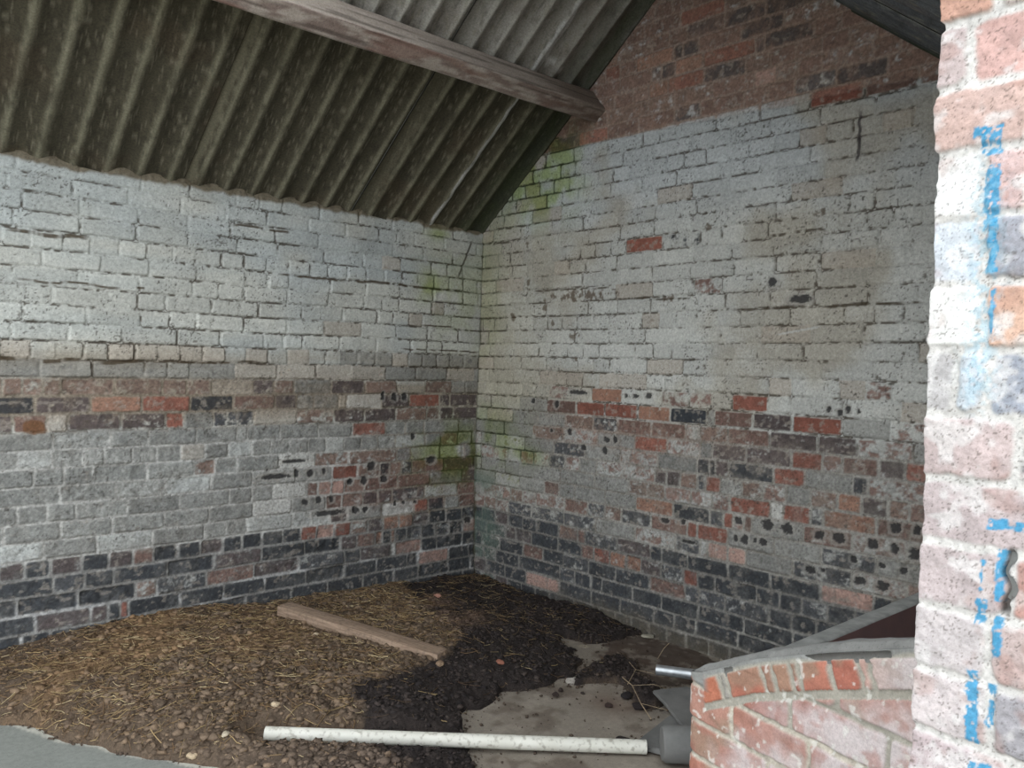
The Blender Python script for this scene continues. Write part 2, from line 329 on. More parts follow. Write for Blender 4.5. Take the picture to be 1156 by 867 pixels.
def brick_field(U, Z, course_z, rows, seed, wig=.004):
    """for every point: distance inside its brick, brick id, kind"""
    Uw = U + (fbm(U * 6, Z * 9, seed, 2) - .5) * 2 * wig + (vnoise(U * 60, Z * 60, seed + 5) - .5) * .004
    Zw = Z + (fbm(U * 2.2, Z * 2, seed + 9, 2) - .5) * 2.6 * wig + (vnoise(U * 70, Z * 50, seed + 6) - .5) * .0035
    k = np.clip(np.searchsorted(course_z, Zw, side='right') - 1, 0, len(rows) - 1)
    a = np.zeros_like(U); b = np.zeros_like(U); kind = np.zeros(U.shape, int); bid = np.zeros(U.shape, int)
    for kk in range(len(rows)):
        m = k == kk
        if not m.any(): continue
        e, kd = rows[kk]
        j = np.clip(np.searchsorted(e, Uw[m], side='right') - 1, 0, len(e) - 1)
        a[m] = e[j]; b[m] = np.append(e[1:], e[-1] + .2)[j]
        kind[m] = kd[j]; bid[m] = kk * 997 + j
    z0 = course_z[k]; z1 = course_z[k + 1]
    dx = np.minimum(Uw - a, b - Uw); dz = np.minimum(Zw - z0, z1 - Zw)
    r = .014
    px = np.maximum(r - dx, 0); pz = np.maximum(r - dz, 0)
    d = r - np.hypot(px, pz)
    d = np.where((dx > r) & (dz > r), np.minimum(dx, dz), d)
    fu = (Uw - a) / np.maximum(b - a, .02) - .5
    fz = (Zw - z0) / (z1 - z0) - .5
    return d, dx, dz, bid, kind, k, fu, fz

def rnd(bid, s):
    return hash2(bid, bid * 0 + s, 77)

def mixc(c, col, f):
    f = np.clip(f, 0, 1)[..., None]
    return c * (1 - f) + col * f

def brick_surface(U, Z, course_z, rows, seed, exposed, washtint, mortar, algae, stain, rings, dust, rough=1.0, joint=.0045):
    """height (out of the wall) and albedo of an old part-limewashed brick face"""
    d, dx, dz, bid, kind, k, fu, fz = brick_field(U, Z, course_z, rows, seed)
    face = sstep(joint * .6, joint * .6 + .006, d)
    E = exposed(U, Z)                               # 0 full limewash .. 1 bare masonry
    dark_zone = E
    # ---- height
    rel = (.0050 - .0032 * E) * (0.7 + .6 * rnd(bid, 3))
    h = face * rel
    h += (rnd(bid, 4) - .5) * .006 * face + (rnd(bid, 5) - .5) * .012 * fu * face + (rnd(bid, 6) - .5) * .008 * fz * face
    h += (fbm(U * 45, Z * 45, seed + 20, 3) - .5) * .0035 * rough
    h += (fbm(U * 9, Z * 9, seed + 30, 2) - .5) * .005 + (fbm(U * 1.3, Z * 1.3, seed + 31, 2) - .5) * .025
    # eroded faces in the bare zone: brick cut back behind its mortar
    er = (rnd(bid, 8) < .30) * E * face * (fbm(U * 30, Z * 30, seed + 33, 2))
    h -= er * .013
    # ---- colour
    c = KCOL[kind].copy()
    v = (rnd(bid, 1) - .5) * .34 + (fbm(U * 22, Z * 22, seed + 40, 3) - .5) * .55
    c = c * (1 + v[..., None])
    # spalled blotches inside bare bricks
    bl = sstep(.60, .72, fbm(U * 38 + bid % 7, Z * 50, seed + 41, 3))
    c = mixc(c, lin((150, 142, 132)), bl * .55 * (KCOV[kind] > .08))
    mcol = mortar(U, Z)
    mcol = mcol * (1 + ((fbm(U * 60, Z * 60, seed + 42, 2) - .5) * .5)[..., None])
    c = c * face[..., None] + mcol * (1 - face)[..., None]
    # limewash left on the brick
    cov = KCOV[kind]
    n = fbm(U * 26, Z * 34, seed + 50, 4)
    n2 = fbm(U * 90, Z * 90, seed + 51, 2)
    t = n * .7 + n2 * .3
    th = 1.02 - cov * 1.05
    wash = sstep(th * .62 + .12, th * .62 + .34, t)
    wash = np.where(cov > .97, 1, wash)
    wash_j = sstep(.35, .5, t + (1 - E) * .6)       # joints keep their wash where the wall is white
    wm = wash * face + (1 - face) * wash_j * np.clip(1.25 - E * 1.1, 0, 1)
    wc = washtint(U, Z) * (1 + ((rnd(bid, 2) - .5) * .16 + (fbm(U * 5, Z * 7, seed + 60, 3) - .5) * .22)[..., None])
    iw = (kind == CI['t']) | (kind == CI['W']) | (kind == CI['g'])
    wc = np.where(iw[..., None], KCOL[kind] * (.92 + .2 * rnd(bid, 2))[..., None] * .55 + wc * .45, wc)
    c = mixc(c, wc, wm)
    h += wm * .0012 * (1 + n2)
    # thin dark cracks following the joints of the limewash
    g = fbm(U * 7, Z * 9, seed + 70, 3); g2 = fbm(U * 42, Z * 42, seed + 71, 2)
    bedj = dz < dx
    strength = sstep(.46, .60, g * .6 + g2 * .4 + np.where(bedj, .045, -.01))
    cw = .0006 + .0030 * vnoise(U * 35, Z * 35, seed + 72) ** 1.5
    crack = (1 - sstep(cw, cw + .0016, np.abs(d - .0015 + (vnoise(U * 55, Z * 55, seed + 73) - .5) * .005))) * strength * np.clip(1.15 - E, 0.10, 1)
    # hairline cracks wandering across bricks
    q = np.abs(fbm(U * 16, Z * 16, seed + 74, 3) - .5)
    hair = (1 - sstep(.002, .012, q)) * sstep(.50, .66, fbm(U * 4, Z * 4, seed + 75, 2)) * (1 - E) * sstep(.35, .6, vnoise(U * 30, Z * 30, seed + 76))
    crack = np.maximum(crack, hair * .8)
    c = mixc(c, lin((72, 62, 50)), crack * .85)
    h -= crack * .005
    # pits and dark specks
    sp = sstep(.80, .88, vnoise(U * 150, Z * 150, seed + 80)) * sstep(.45, .65, fbm(U * 8, Z * 8, seed + 81, 2))
    c = mixc(c, lin((66, 60, 54)), sp * .75)
    # dust and lime bloom over bare masonry, thickest near the joints
    du = fbm(U * 70, Z * 70, seed + 82, 3); du2 = fbm(U * 18, Z * 18, seed + 83, 3); near = 1 - sstep(.0, .020, d)
    c = mixc(c, dust(U, Z), E * (.45 + .55 * face) * np.clip(.10 + .42 * sstep(.42, .75, du * .75 + near * .25) + .30 * sstep(.45, .7, du2), 0, .8))
    # fine mottling everywhere
    c = c * (1 + (fbm(U * 120, Z * 120, seed + 84, 2) - .5) * (.34 + .45 * E))[..., None]
    c = c * (1 - E * .24 * sstep(.50, .62, fbm(U * 34, Z * 34, seed + 85, 4)) * face * (kind == CI['g']))[..., None]
    c = c * (1 + E * (rnd(bid, 12) - .62) * .38 * face * (kind == CI['g']))[..., None]
    c = stain(U, Z, c)
    c = algae(U, Z, c, d)
    # frogged / blown headers: dark hollow in a pale ring
    for (ru, rz_, ra, rb) in rings:
        m = (np.abs(U - ru) < ra * 2.6) & (np.abs(Z - rz_) < rb * 2.6)
        if not m.any(): continue
        rr = (np.abs((U[m] - ru) / ra) ** 2.6 + np.abs((Z[m] - rz_) / rb) ** 2.6) ** (1 / 2.6)
        rr = rr + (vnoise(U[m] * 90, Z[m] * 90, seed + 90) - .5) * .5 + (vnoise(U[m] * 200, Z[m] * 200, seed + 91) - .5) * .35
        cc = c[m]
        cc = mixc(cc, lin((156, 152, 144)), (1 - sstep(1.3, 1.75, rr)) * .5)
        cc = mixc(cc, lin((44, 43, 44)), (1 - sstep(.80, 1.1, rr)) * .9)
        c[m] = cc
        h[m] -= (1 - sstep(.8, 1.15, rr)) * .006
    return h, c

def courses(z_ref, up, down, zmax, zmin=-.1):
    a = [z_ref]
    while a[-1] < zmax + .1: a.append(a[-1] + up)
    b = [z_ref]
    while b[-1] > zmin: b.append(b[-1] - down)
    return np.array(b[::-1][:-1] + a)

# ------------------------------------------------------------------ roof profile, needed by the walls too
PITCH_R = .1334                       # corrugation spacing
SL = .80                              # rise over run of both slopes
RIDGE_Y = -1.5625
def corr(x):
    """underside profile: broad arches with narrow downward ribs"""
    p = np.abs(np.sin(np.pi * (x + 2.547 + PITCH_R) / PITCH_R))
    return .023 * p ** 1.3 - .008
def roof_z(y):
    return np.where(y > RIDGE_Y, 2.11 - SL * y, 2.11 - SL * (2 * RIDGE_Y - y))

# ------------------------------------------------------------------ left wall (runs along x at y = 0, u = -x)
WASH = lin((186, 186, 178))
def dust_left(U, Z):
    c = np.ones(U.shape + (3,)) * lin((140, 137, 130))
    c = mixc(c, lin((130, 116, 100)), sstep(.93, 1.02, Z) * sstep(1.30, 1.22, Z))
    c = mixc(c, lin((128, 104, 96)), sstep(1.2, .9, U) * sstep(.43, .5, Z) * sstep(.85, .75, Z))
    return mixc(c, lin((100, 99, 97)), sstep(.44, .40, Z))
def dust_right(U, Z):
    c = np.ones(U.shape + (3,)) * lin((138, 134, 126))
    c = mixc(c, lin((136, 108, 94)), sstep(0, .02, Z - paint_line(U)))
    c = mixc(c, lin((142, 116, 100)), np.exp(-((U - 1.2) / .8) ** 2 - ((Z - 1.02) / .14) ** 2) * .9)
    return mixc(c, lin((96, 95, 93)), sstep(.50, .44, Z + .02 * U))
def zone_left(u, z, r):
    q = r.random()
    if z < .34 + .02 * u and (u > .75 or z < .30):            # blue-black plinth courses
        if z > .38: return CI['k'] if q < .5 else CI['p']
        return CI['k'] if q < .74 else (CI['p'] if q < .90 else (CI['K'] if q < .97 else CI['n']))
    if z < .42: return CI['k'] if q < .45 else (CI['K'] if q < .65 else (CI['p'] if q < .8 else CI['o']))
    if z < 1.19 and u < 1.15 - abs(z - .65) * .7 and z < .78:
        return [CI['n'], CI['p'], CI['g'], CI['b'], CI['W'], CI['K']][int(q * 6) % 6]
    if 1.12 < z < 1.20: return CI['b'] if q < .6 else CI['g']
    if .97 < z < 1.12: return [CI['b'], CI['g'], CI['p'], CI['t']][int(q * 4) % 4]
    if 1.20 < z < 1.36: return CI['t'] if q < .25 else CI['g']
    if z < .97: return CI['g'] if q < .80 else (CI['w'] if q < .9 else CI['b'])
    return CI['w'] if q < .97 else CI['t']
def exp_left(U, Z):
    edge = .425 + (fbm(U * 9, Z * 2, 301, 2) - .5) * .02 - .03 * sstep(.9, .7, U)
    low = 1 - sstep(edge, edge + .02, Z)
    band = sstep(.97, 1.03, Z) * (1 - sstep(1.18, 1.24, Z)) * .75 * sstep(.5, 1.0, U)
    red = sstep(1.25, .95, U + np.abs(Z - .62) * .8) * (1 - sstep(.72, .82, Z)) * .85
    mid = .80 * (1 - sstep(.93, 1.0, Z)) + .30 * sstep(.93, 1.0, Z) * (1 - sstep(1.2, 1.3, Z))
    return np.clip(np.maximum(np.maximum(low, band), np.maximum(red, mid)), 0, 1)
def wt_left(U, Z):
    c = np.ones(U.shape + (3,)) * WASH
    c = mixc(c, lin((172, 180, 182)), sstep(.50, .70, fbm(U * 1.5, Z * 2.5, 310, 3)) * .6)
    c = mixc(c, lin((142, 128, 108)), sstep(.20, .04, np.abs(Z - 1.14)) * .75)
    c = mixc(c, lin((164, 152, 132)), sstep(.10, .0, np.abs(Z - 1.30)) * .5)
    c = mixc(c, lin((166, 167, 163)), (1 - sstep(.9, 1.02, Z)) * .85)
    c = mixc(c, lin((172, 176, 172)), sstep(.5, .7, fbm(U * .9, Z * 9, 311, 2)) * .5)
    return c
def mo_left(U, Z):
    c = np.ones(U.shape + (3,)) * lin((128, 116, 100))
    c = mixc(c, lin((192, 191, 186)), (1 - sstep(.92, 1.0, Z)) * .9 * sstep(.7, 1.2, U + Z * .2))
    low = 1 - sstep(.40, .44, Z)
    c = mixc(c, lin((126, 124, 120)), low * .85)
    # salt-white bed joints near the ground
    sal = sstep(.50, .62, fbm(U * 3, Z * 14, 320, 2)) * (1 - sstep(.18, .30, Z))
    return mixc(c, lin((190, 190, 188)), sal * .8)
def alg_left(U, Z, c, d):
    n = fbm(U * 9, Z * 9, 330, 3)
    g = sstep(.62, .10, U) * sstep(.52, .66, Z) * sstep(1.10, .86, Z)
    g2 = sstep(.62, .20, U) * np.exp(-((Z - 1.72) / .30) ** 2) * .50
    g3 = np.exp(-((U - .40) / .09) ** 2 - ((Z - 1.74) / .09) ** 2) * 1.0
    g4 = np.exp(-((U - .34) / .08) ** 2 - ((Z - 2.06) / .04) ** 2)
    g5 = np.exp(-((U - .22) / .22) ** 2 - ((Z - .76) / .11) ** 2) * 1.3
    m = np.clip((g * .8 + g2 + g3 + g4 + g5), 0, 1.4) * sstep(.30, .62, n)
    c = mixc(c, c * np.array([.66, .74, .40]) + lin((74, 76, 34)) * .22, m * .80)
    j = 1 - sstep(.002, .007, d)
    return mixc(c, lin((58, 66, 30)), j * np.clip(m * .9, 0, .85))
def st_left(U, Z, c):
    b = sstep(.06, .0, np.abs(Z - 1.275 - .01 * np.sin(U * 3))) * sstep(1.0, 1.7, U)
    c = mixc(c, lin((100, 88, 70)), b * .30 * sstep(.3, .6, fbm(U * 5, Z * 30, 340, 3)))
    # heavy open bed joints
    for (z0, ua, ub, w) in ((1.278, 1.95, 2.6, .006), (1.285, 1.4, 1.9, .003), (1.735, .15, .95, .005), (1.80, 2.2, 2.54, .006), (1.605, 1.9, 2.5, .003), (1.73, .95, 1.35, .004), (1.945, 1.25, 1.6, .004), (1.38, 0.0, .6, .0025), (1.52, .2, .5, .003)):
        l = (1 - sstep(w, w + .004, np.abs(Z - z0 - (fbm(U * 8, U * 0, 345, 3) - .5) * .02))) * sstep(ua, ua + .05, U) * sstep(ub, ub - .05, U)
        c = mixc(c, lin((74, 62, 46)), l * .9 * sstep(.25, .5, fbm(U * 30, Z * 10, 346, 2)))
    # mortar fillet under the sheets
    f = sstep(2.080, 2.098, Z + (fbm(U * 14, U * 0, 347, 3) - .5) * .04)
    c = mixc(c, lin((112, 102, 84)), f * .95)
    # ragged dark line down the corner
    cr = sstep(.020, .004, U + (fbm(U * 40, Z * 12, 348, 3) - .5) * .02)
    c = mixc(c, lin((70, 66, 50)), cr * .7)
    # lump of old plaster and the crack around it at the top of the corner
    p = sstep(.13, .11, U) * sstep(1.95, 1.99, Z) * (1 - f)
    c = mixc(c, lin((176, 178, 172)), p * .7)
    l = (1 - sstep(.004, .010, np.abs(U - .12 + (2.02 - Z) * -.45 + .02))) * sstep(1.80, 1.84, Z) * sstep(2.06, 2.02, Z)
    c = mixc(c, lin((60, 52, 40)), l * .85)
    # rust-brown blown brick face
    r = np.exp(-((U - 2.41) / .05) ** 2 - ((Z - .995) / .035) ** 2)
    c = mixc(c, lin((108, 74, 46)), sstep(.35, .55, r * (.6 + fbm(U * 30, Z * 30, 349, 2))) * .8)
    return c

def wall_grid(us, zs, top):
    U, Z0 = np.meshgrid(us, zs, indexing='ij')
    T = top(us)[:, None]
    Z = np.minimum(Z0, T)
    keep = (Z0[:-1, :-1] < T[:-1]) | (Z0[1:, :-1] < T[1:])
    return U, Z, keep

def ragged(base, seed):
    return base + (vnoise(np.asarray(base) * 0 + 1, np.asarray(base), seed) - .5) * 0

STEP = .0045
def steps(a, fine, b, coarse):
    return np.concatenate([np.arange(a, fine, STEP), np.arange(fine, b + coarse, coarse)])

cz_left = courses(1.4335, .0760, .0763, 2.3)
# the bed joints rise a hair towards the corner
def warp_left(U, Z): return Z - .006 * sstep(2.5, 0, U) * 1.6
rows_left = layout(cz_left, 5.6, [(a, b, z, c) for a, b, z, c in BR_L], zone_left, lambda k: cz_left[k] > 1.26 and cz_left[k] < 1.32 or k % 6 == 1, 11)

def top_left(us):
    t = roof_z(0.0) + corr(-us) + .004
    # two arches where the filling has dropped out
    for u0 in (2.216, .75):
        t = np.where(np.abs(us - u0) < .05, np.minimum(t, 2.100 + (us - u0) * .08), t)
    return t

def build_wall_left():
    us = np.concatenate([np.arange(-.012, 2.75, STEP), np.arange(2.75, 4.0, .008), np.arange(4.0, 5.56, .012)])
    zs = np.concatenate([np.arange(-.02, 2.16, STEP)])
    U, Z, keep = wall_grid(us, zs, top_left)
    h, c = brick_surface(U, warp_left(U, Z), cz_left, rows_left, 101, exp_left, wt_left, mo_left, alg_left, st_left, RG_L, dust_left)
    edge = sstep(2.07, 2.12, Z)
    h = h + edge * (fbm(U * 18, Z * 18, 350, 3) - .35) * .03
    V = np.stack([-U, -h, Z], -1).reshape(-1, 3)
    o = mesh_np('wall_left', V, grid_quads(len(us), len(zs), keep)[:, ::-1], M_WALL, c.reshape(-1, 3))
    tag(o, kind='structure')
    b = MB().box((-5.75, .03, -.3), (.25, .24, 1.93)).build('wall_core', M_CEM, o, smooth=False)
    return o

# ------------------------------------------------------------------ right wall = gable (runs along y at x = 0, u = -y)
def paint_line(U): return 2.495 - .030 * (U - .9) + .02 * (fbm(U * 6, U * 0, 401, 2) - .5) + np.where(U < .9, .0, 0)
def zone_right(u, z, r):
    q = r.random()
    if z > 2.5 - .03 * (u - .9):
        return CI['n'] if q < .48 else (CI['o'] if q < .58 else (CI['R'] if q < .66 else (CI['b'] if q < .90 else (CI['p'] if q < .97 else CI['k']))))
    zb = .475 - .02 * u + .03 * (u < .5) 
    if z < zb - (0.0 if u > .75 else .05):
        if u < .45: return [CI['k'], CI['K'], CI['p'], CI['G']][int(q * 4) % 4]
        return CI['k'] if q < .88 else (CI['K'] if q < .96 else CI['n'])
    if z < .60: return [CI['g'], CI['d'], CI['K'], CI['g'], CI['p'], CI['b']][int(q * 6) % 6]
    if z < .95: return CI['g'] if q < .42 else (CI['d'] if q < .62 else (CI['b'] if q < .75 else (CI['m'] if u < .6 else (CI['K'] if q < .86 else CI['n']))))
    if z < 1.16 and u > .35: return CI['g'] if q < .5 else (CI['d'] if q < .72 else CI['b'])
    return CI['w'] if q < .93 else CI['t']
def exp_right(U, Z):
    hi = sstep(0, .012, Z - paint_line(U))
    low = sstep(.50, .44, Z + .02 * U)
    lim = 1.10 + .03 * np.clip(1.2 - U, -1, .4)
    mid = sstep(lim, lim - .08, Z) * sstep(.30, .70, U) * .72
    cor = sstep(.75, .60, Z) * .5
    return np.clip(np.maximum(np.maximum(hi, low), np.maximum(mid, cor)), 0, 1)
def wt_right(U, Z):
    c = np.ones(U.shape + (3,)) * lin((184, 184, 178))
    c = mixc(c, lin((180, 188, 194)), sstep(1.9, 2.3, Z) * .5)
    c = mixc(c, lin((160, 152, 136)), sstep(.46, .66, fbm(U * 2.2, Z * 2.6, 410, 4)) * .65)
    c = mixc(c, lin((168, 162, 144)), sstep(.9, .2, U) * sstep(2.1, 1.7, Z) * .6)
    c = mixc(c, lin((156, 156, 152)), sstep(1.15, .95, Z) * .7)
    return c
def mo_right(U, Z):
    c = np.ones(U.shape + (3,)) * lin((140, 134, 124))
    c = mixc(c, lin((134, 112, 98)), sstep(0, .02, Z - paint_line(U)) * .85)
    c = mixc(c, lin((150, 118, 98)), np.exp(-((U - 1.1) / .55) ** 2 - ((Z - 1.02) / .12) ** 2) * .8)
    c = mixc(c, lin((112, 110, 106)), sstep(.50, .44, Z + .02 * U) * .75)
    sal = sstep(.52, .66, fbm(U * 3, Z * 10, 420, 2)) * sstep(.3, .1, Z)
    return mixc(c, lin((170, 168, 160)), sal * .6)
def alg_right(U, Z, c, d):
    n = fbm(U * 8, Z * 8, 430, 3)
    line = (2.11 + SL * U) - Z                        # below the roof edge
    g1 = np.exp(-((U - .52) / .24) ** 2 - ((Z - 2.38) / .20) ** 2) * 2.6
    g1 = g1 + sstep(.35, .05, line) * sstep(.9, .3, U) * .35
    g2 = sstep(.32, .05, U) * sstep(2.1, 1.9, Z) * sstep(1.2, 1.5, Z) * .42
    g3 = sstep(.60, .12, U) * np.exp(-((Z - .88) / .20) ** 2) * 1.05
    g4 = np.exp(-((U - .45) / .16) ** 2 - ((Z - .80) / .05) ** 2) * 1.0
    m = np.clip(g1 + g2 + g3 + g4, 0, 1.35) * sstep(.28, .62, n)
    c = mixc(c, c * np.array([.62, .72, .38]) + lin((70, 78, 36)) * .22, m * .80)
    j = 1 - sstep(.002, .007, d)
    c = mixc(c, lin((40, 48, 26)), j * np.clip(m * .95, 0, .9))
    v = sstep(.35, .02, U) * sstep(.72, .60, Z) * sstep(.15, .35, Z) * sstep(.35, .6, n)
    return mixc(c, lin((88, 106, 96)), v * .6)
def st_right(U, Z, c):
    # bare gable: dusty tint, and colours brightened to make up for weak light
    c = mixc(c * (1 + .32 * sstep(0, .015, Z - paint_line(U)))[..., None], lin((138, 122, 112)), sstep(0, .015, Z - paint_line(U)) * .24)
    # earthy run at mid height
    s = np.exp(-((U - .78) / .30) ** 2 - ((Z - 1.70) / .045) ** 2)
    c = mixc(c, lin((84, 66, 48)), sstep(.56, .70, s * .42 + fbm(U * 60, Z * 50, 440, 3) * .62) * .8)
    for (su, sz, wu, wz) in ((.42, 1.78, .02, .06), (.55, 1.66, .025, .05), (.62, 1.55, .02, .05), (.30, 1.60, .03, .04), (.78, 1.48, .05, .03), (1.42, 1.66, .05, .03), (1.62, 1.98, .03, .03), (2.16, 1.98, .05, .03), (.80, 1.36, .03, .02), (.40, 2.0, .015, .05)):
        s = np.exp(-((U - su) / wu) ** 2 - ((Z - sz) / wz) ** 2)
        c = mixc(c, lin((84, 68, 50)), sstep(.58, .72, s * .45 + fbm(U * 60, Z * 60, 441, 3) * .6) * .75)
    for (z0, ua, ub, w) in ((2.12, .2, .5, .004), (2.04, .02, .35, .004), (1.735, .45, 1.05, .003), (1.66, 1.3, 1.55, .003), (1.595, 1.75, 2.55, .004), (1.67, 1.05, 1.3, .004), (1.91, 1.9, 2.3, .004)):
        l = (1 - sstep(w, w + .004, np.abs(Z - z0 - (fbm(U * 8, U * 0, 445, 3) - .5) * .02))) * sstep(ua, ua + .05, U) * sstep(ub, ub - .05, U)
        c = mixc(c, lin((70, 60, 46)), l * .85 * sstep(.25, .5, fbm(U * 30, Z * 10, 446, 2)))
    # dark drip from an old fixing high on the wall
    l = (1 - sstep(.004, .009, np.abs(U - 2.321 + (fbm(Z * 30, Z * 0, 447, 2) - .5) * .01))) * sstep(2.16, 2.19, Z) * sstep(2.40, 2.34, Z)
    c = mixc(c, lin((58, 52, 54)), l * .85)
    # scuff of brighter wash
    l = (1 - sstep(.003, .006, np.abs((Z - 1.50) - (U - 2.12) * -.0 - .16 * (U - 2.12)))) * sstep(1.98, 2.02, U) * sstep(2.20, 2.16, U)
    c = mixc(c, lin((200, 200, 196)), l * .6)
    # mud splashed above the floor
    m = sstep(.09, -.02, Z - .09 * fbm(U * 12, U * 0, 448, 3)) * sstep(.4, 1.0, U) * (.4 + .6 * fbm(U * 30, Z * 30, 450, 2))
    c = mixc(c, lin((96, 88, 74)), m * .8)
    cr = sstep(.018, .003, U + (fbm(U * 40, Z * 12, 449, 3) - .5) * .02)
    return mixc(c, lin((66, 64, 46)), cr * .7)

cz_right = courses(1.442, .0757, .0765, 3.6)
rows_right = layout(cz_right, 3.9, [(a, b, z, c) for a, b, z, c in BR_R], zone_right, lambda k: k % 5 == 2, 12)
GABLE_END = 3.50
def top_right(us):
    return np.maximum(roof_z(-us) + corr(0.0) + .006 + .016 * (us > .82) * (us < 2.45), 2.0)
def build_wall_right():
    us = steps(-.012, 2.80, GABLE_END, .02)
    zs = np.arange(-.02, 3.50, STEP)
    U, Z, keep = wall_grid(us, zs, top_right)
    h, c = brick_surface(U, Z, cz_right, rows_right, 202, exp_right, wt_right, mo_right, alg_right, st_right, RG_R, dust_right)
    V = np.stack([-h, -U, Z], -1).reshape(-1, 3)
    o = mesh_np('wall_right', V, grid_quads(len(us), len(zs), keep), M_WALL, c.reshape(-1, 3))
    tag(o, kind='structure')
    MB().box((.03, -3.72, -.3), (.24, .24, 1.95)).build('wall_core', M_CEM, o, smooth=False)
    return o

# ------------------------------------------------------------------ front wall: the jamb beside the opening (x = -2.264)
PX, PY0, PY1 = -2.264, -3.485, -3.72
cz_pier = np.array([-.1 + i * .0742 for i in range(40)]); cz_pier += (1.2693 - cz_pier[np.argmin(np.abs(cz_pier - 1.2693))])
# per course from just above z 1.70 downwards: (edges along reveal) and colours
def pier_path(s):
    """s = 0 on the inner arris; negative runs along the inner face, positive over the reveal and round to the yard side"""
    w = PY0 - PY1
    x = np.where(s < 0, PX - s, np.where(s <= w, PX, PX + (s - w)))
    y = np.where(s < 0, PY0, np.where(s <= w, PY0 - s, PY1))
    nx = np.where(s < 0, 0., np.where(s <= w, -1., 0.)); ny = np.where(s < 0, 1., np.where(s <= w, 0., -1.))
    rr = .010
    def corner(s0, ax, ay, bx, by, nx, ny):
        t = np.clip((s - s0 + rr) / (2 * rr), 0, 1); m = np.abs(s - s0) < rr
        mx = ax * (1 - t) + bx * t; my = ay * (1 - t) + by * t
        ln = np.hypot(mx, my)
        return np.where(m, mx / ln, nx), np.where(m, my / ln, ny)
    nx, ny = corner(0, 0, 1, -1, 0, nx, ny); nx, ny = corner(w, -1, 0, 0, -1, nx, ny)
    return x, y, nx, ny
PIER = [ # z of course centre, [(start, end, srgb)]
 (1.745, [(-.11, .058, (196, 146, 122)), (.058, .235, (206, 190, 176))]),
 (1.668, [(-.11, .030, (186, 168, 164)), (.030, .235, (200, 158, 148))]),
 (1.598, [(-.11, .235, (196, 164, 152))]),
 (1.519, [(-.11, .050, (226, 224, 220)), (.050, .235, (204, 172, 166))]),
 (1.448, [(-.11, .054, (206, 212, 218)), (.054, .105, (150, 150, 158)), (.105, .235, (196, 160, 146))]),
 (1.376, [(-.11, .056, (232, 230, 224)), (.056, .155, (214, 172, 146)), (.155, .235, (190, 140, 120))]),
 (1.303, [(-.11, .030, (178, 174, 172)), (.030, .062, (186, 194, 200)), (.062, .235, (140, 146, 158))]),
 (1.233, [(-.11, .092, (190, 170, 166)), (.094, .235, (120, 116, 120))]),
 (1.165, [(-.11, .235, (180, 164, 162))]),
 (1.098, [(-.11, .088, (190, 174, 172)), (.094, .235, (188, 140, 128))]),
 (1.031, [(-.11, .075, (198, 188, 186)), (.075, .235, (190, 168, 162))]),
 (.965, [(-.11, .080, (202, 190, 188)), (.080, .235, (150, 146, 150))]),
 (.893, [(-.11, .105, (186, 168, 168)), (.105, .235, (186, 160, 154))]),
]
BLUE = [ # painted marks: (s0, s1, z0, z1)
 (.047, .068, 1.560, 1.590), (.040, .052, 1.582, 1.592), (.053, .068, 1.478, 1.548), (.058, .068, 1.43, 1.478),
 (.062, .067, 1.36, 1.41), (.070, .110, 1.146, 1.158), (.079, .088, 1.068, 1.125), (.062, .072, 1.040, 1.068),
 (.079, .089, 1.005, 1.052), (.055, .068, .905, .985), (.077, .085, .925, .975), (.060, .090, .80, .885), (.064, .067, 1.075, 1.11)]
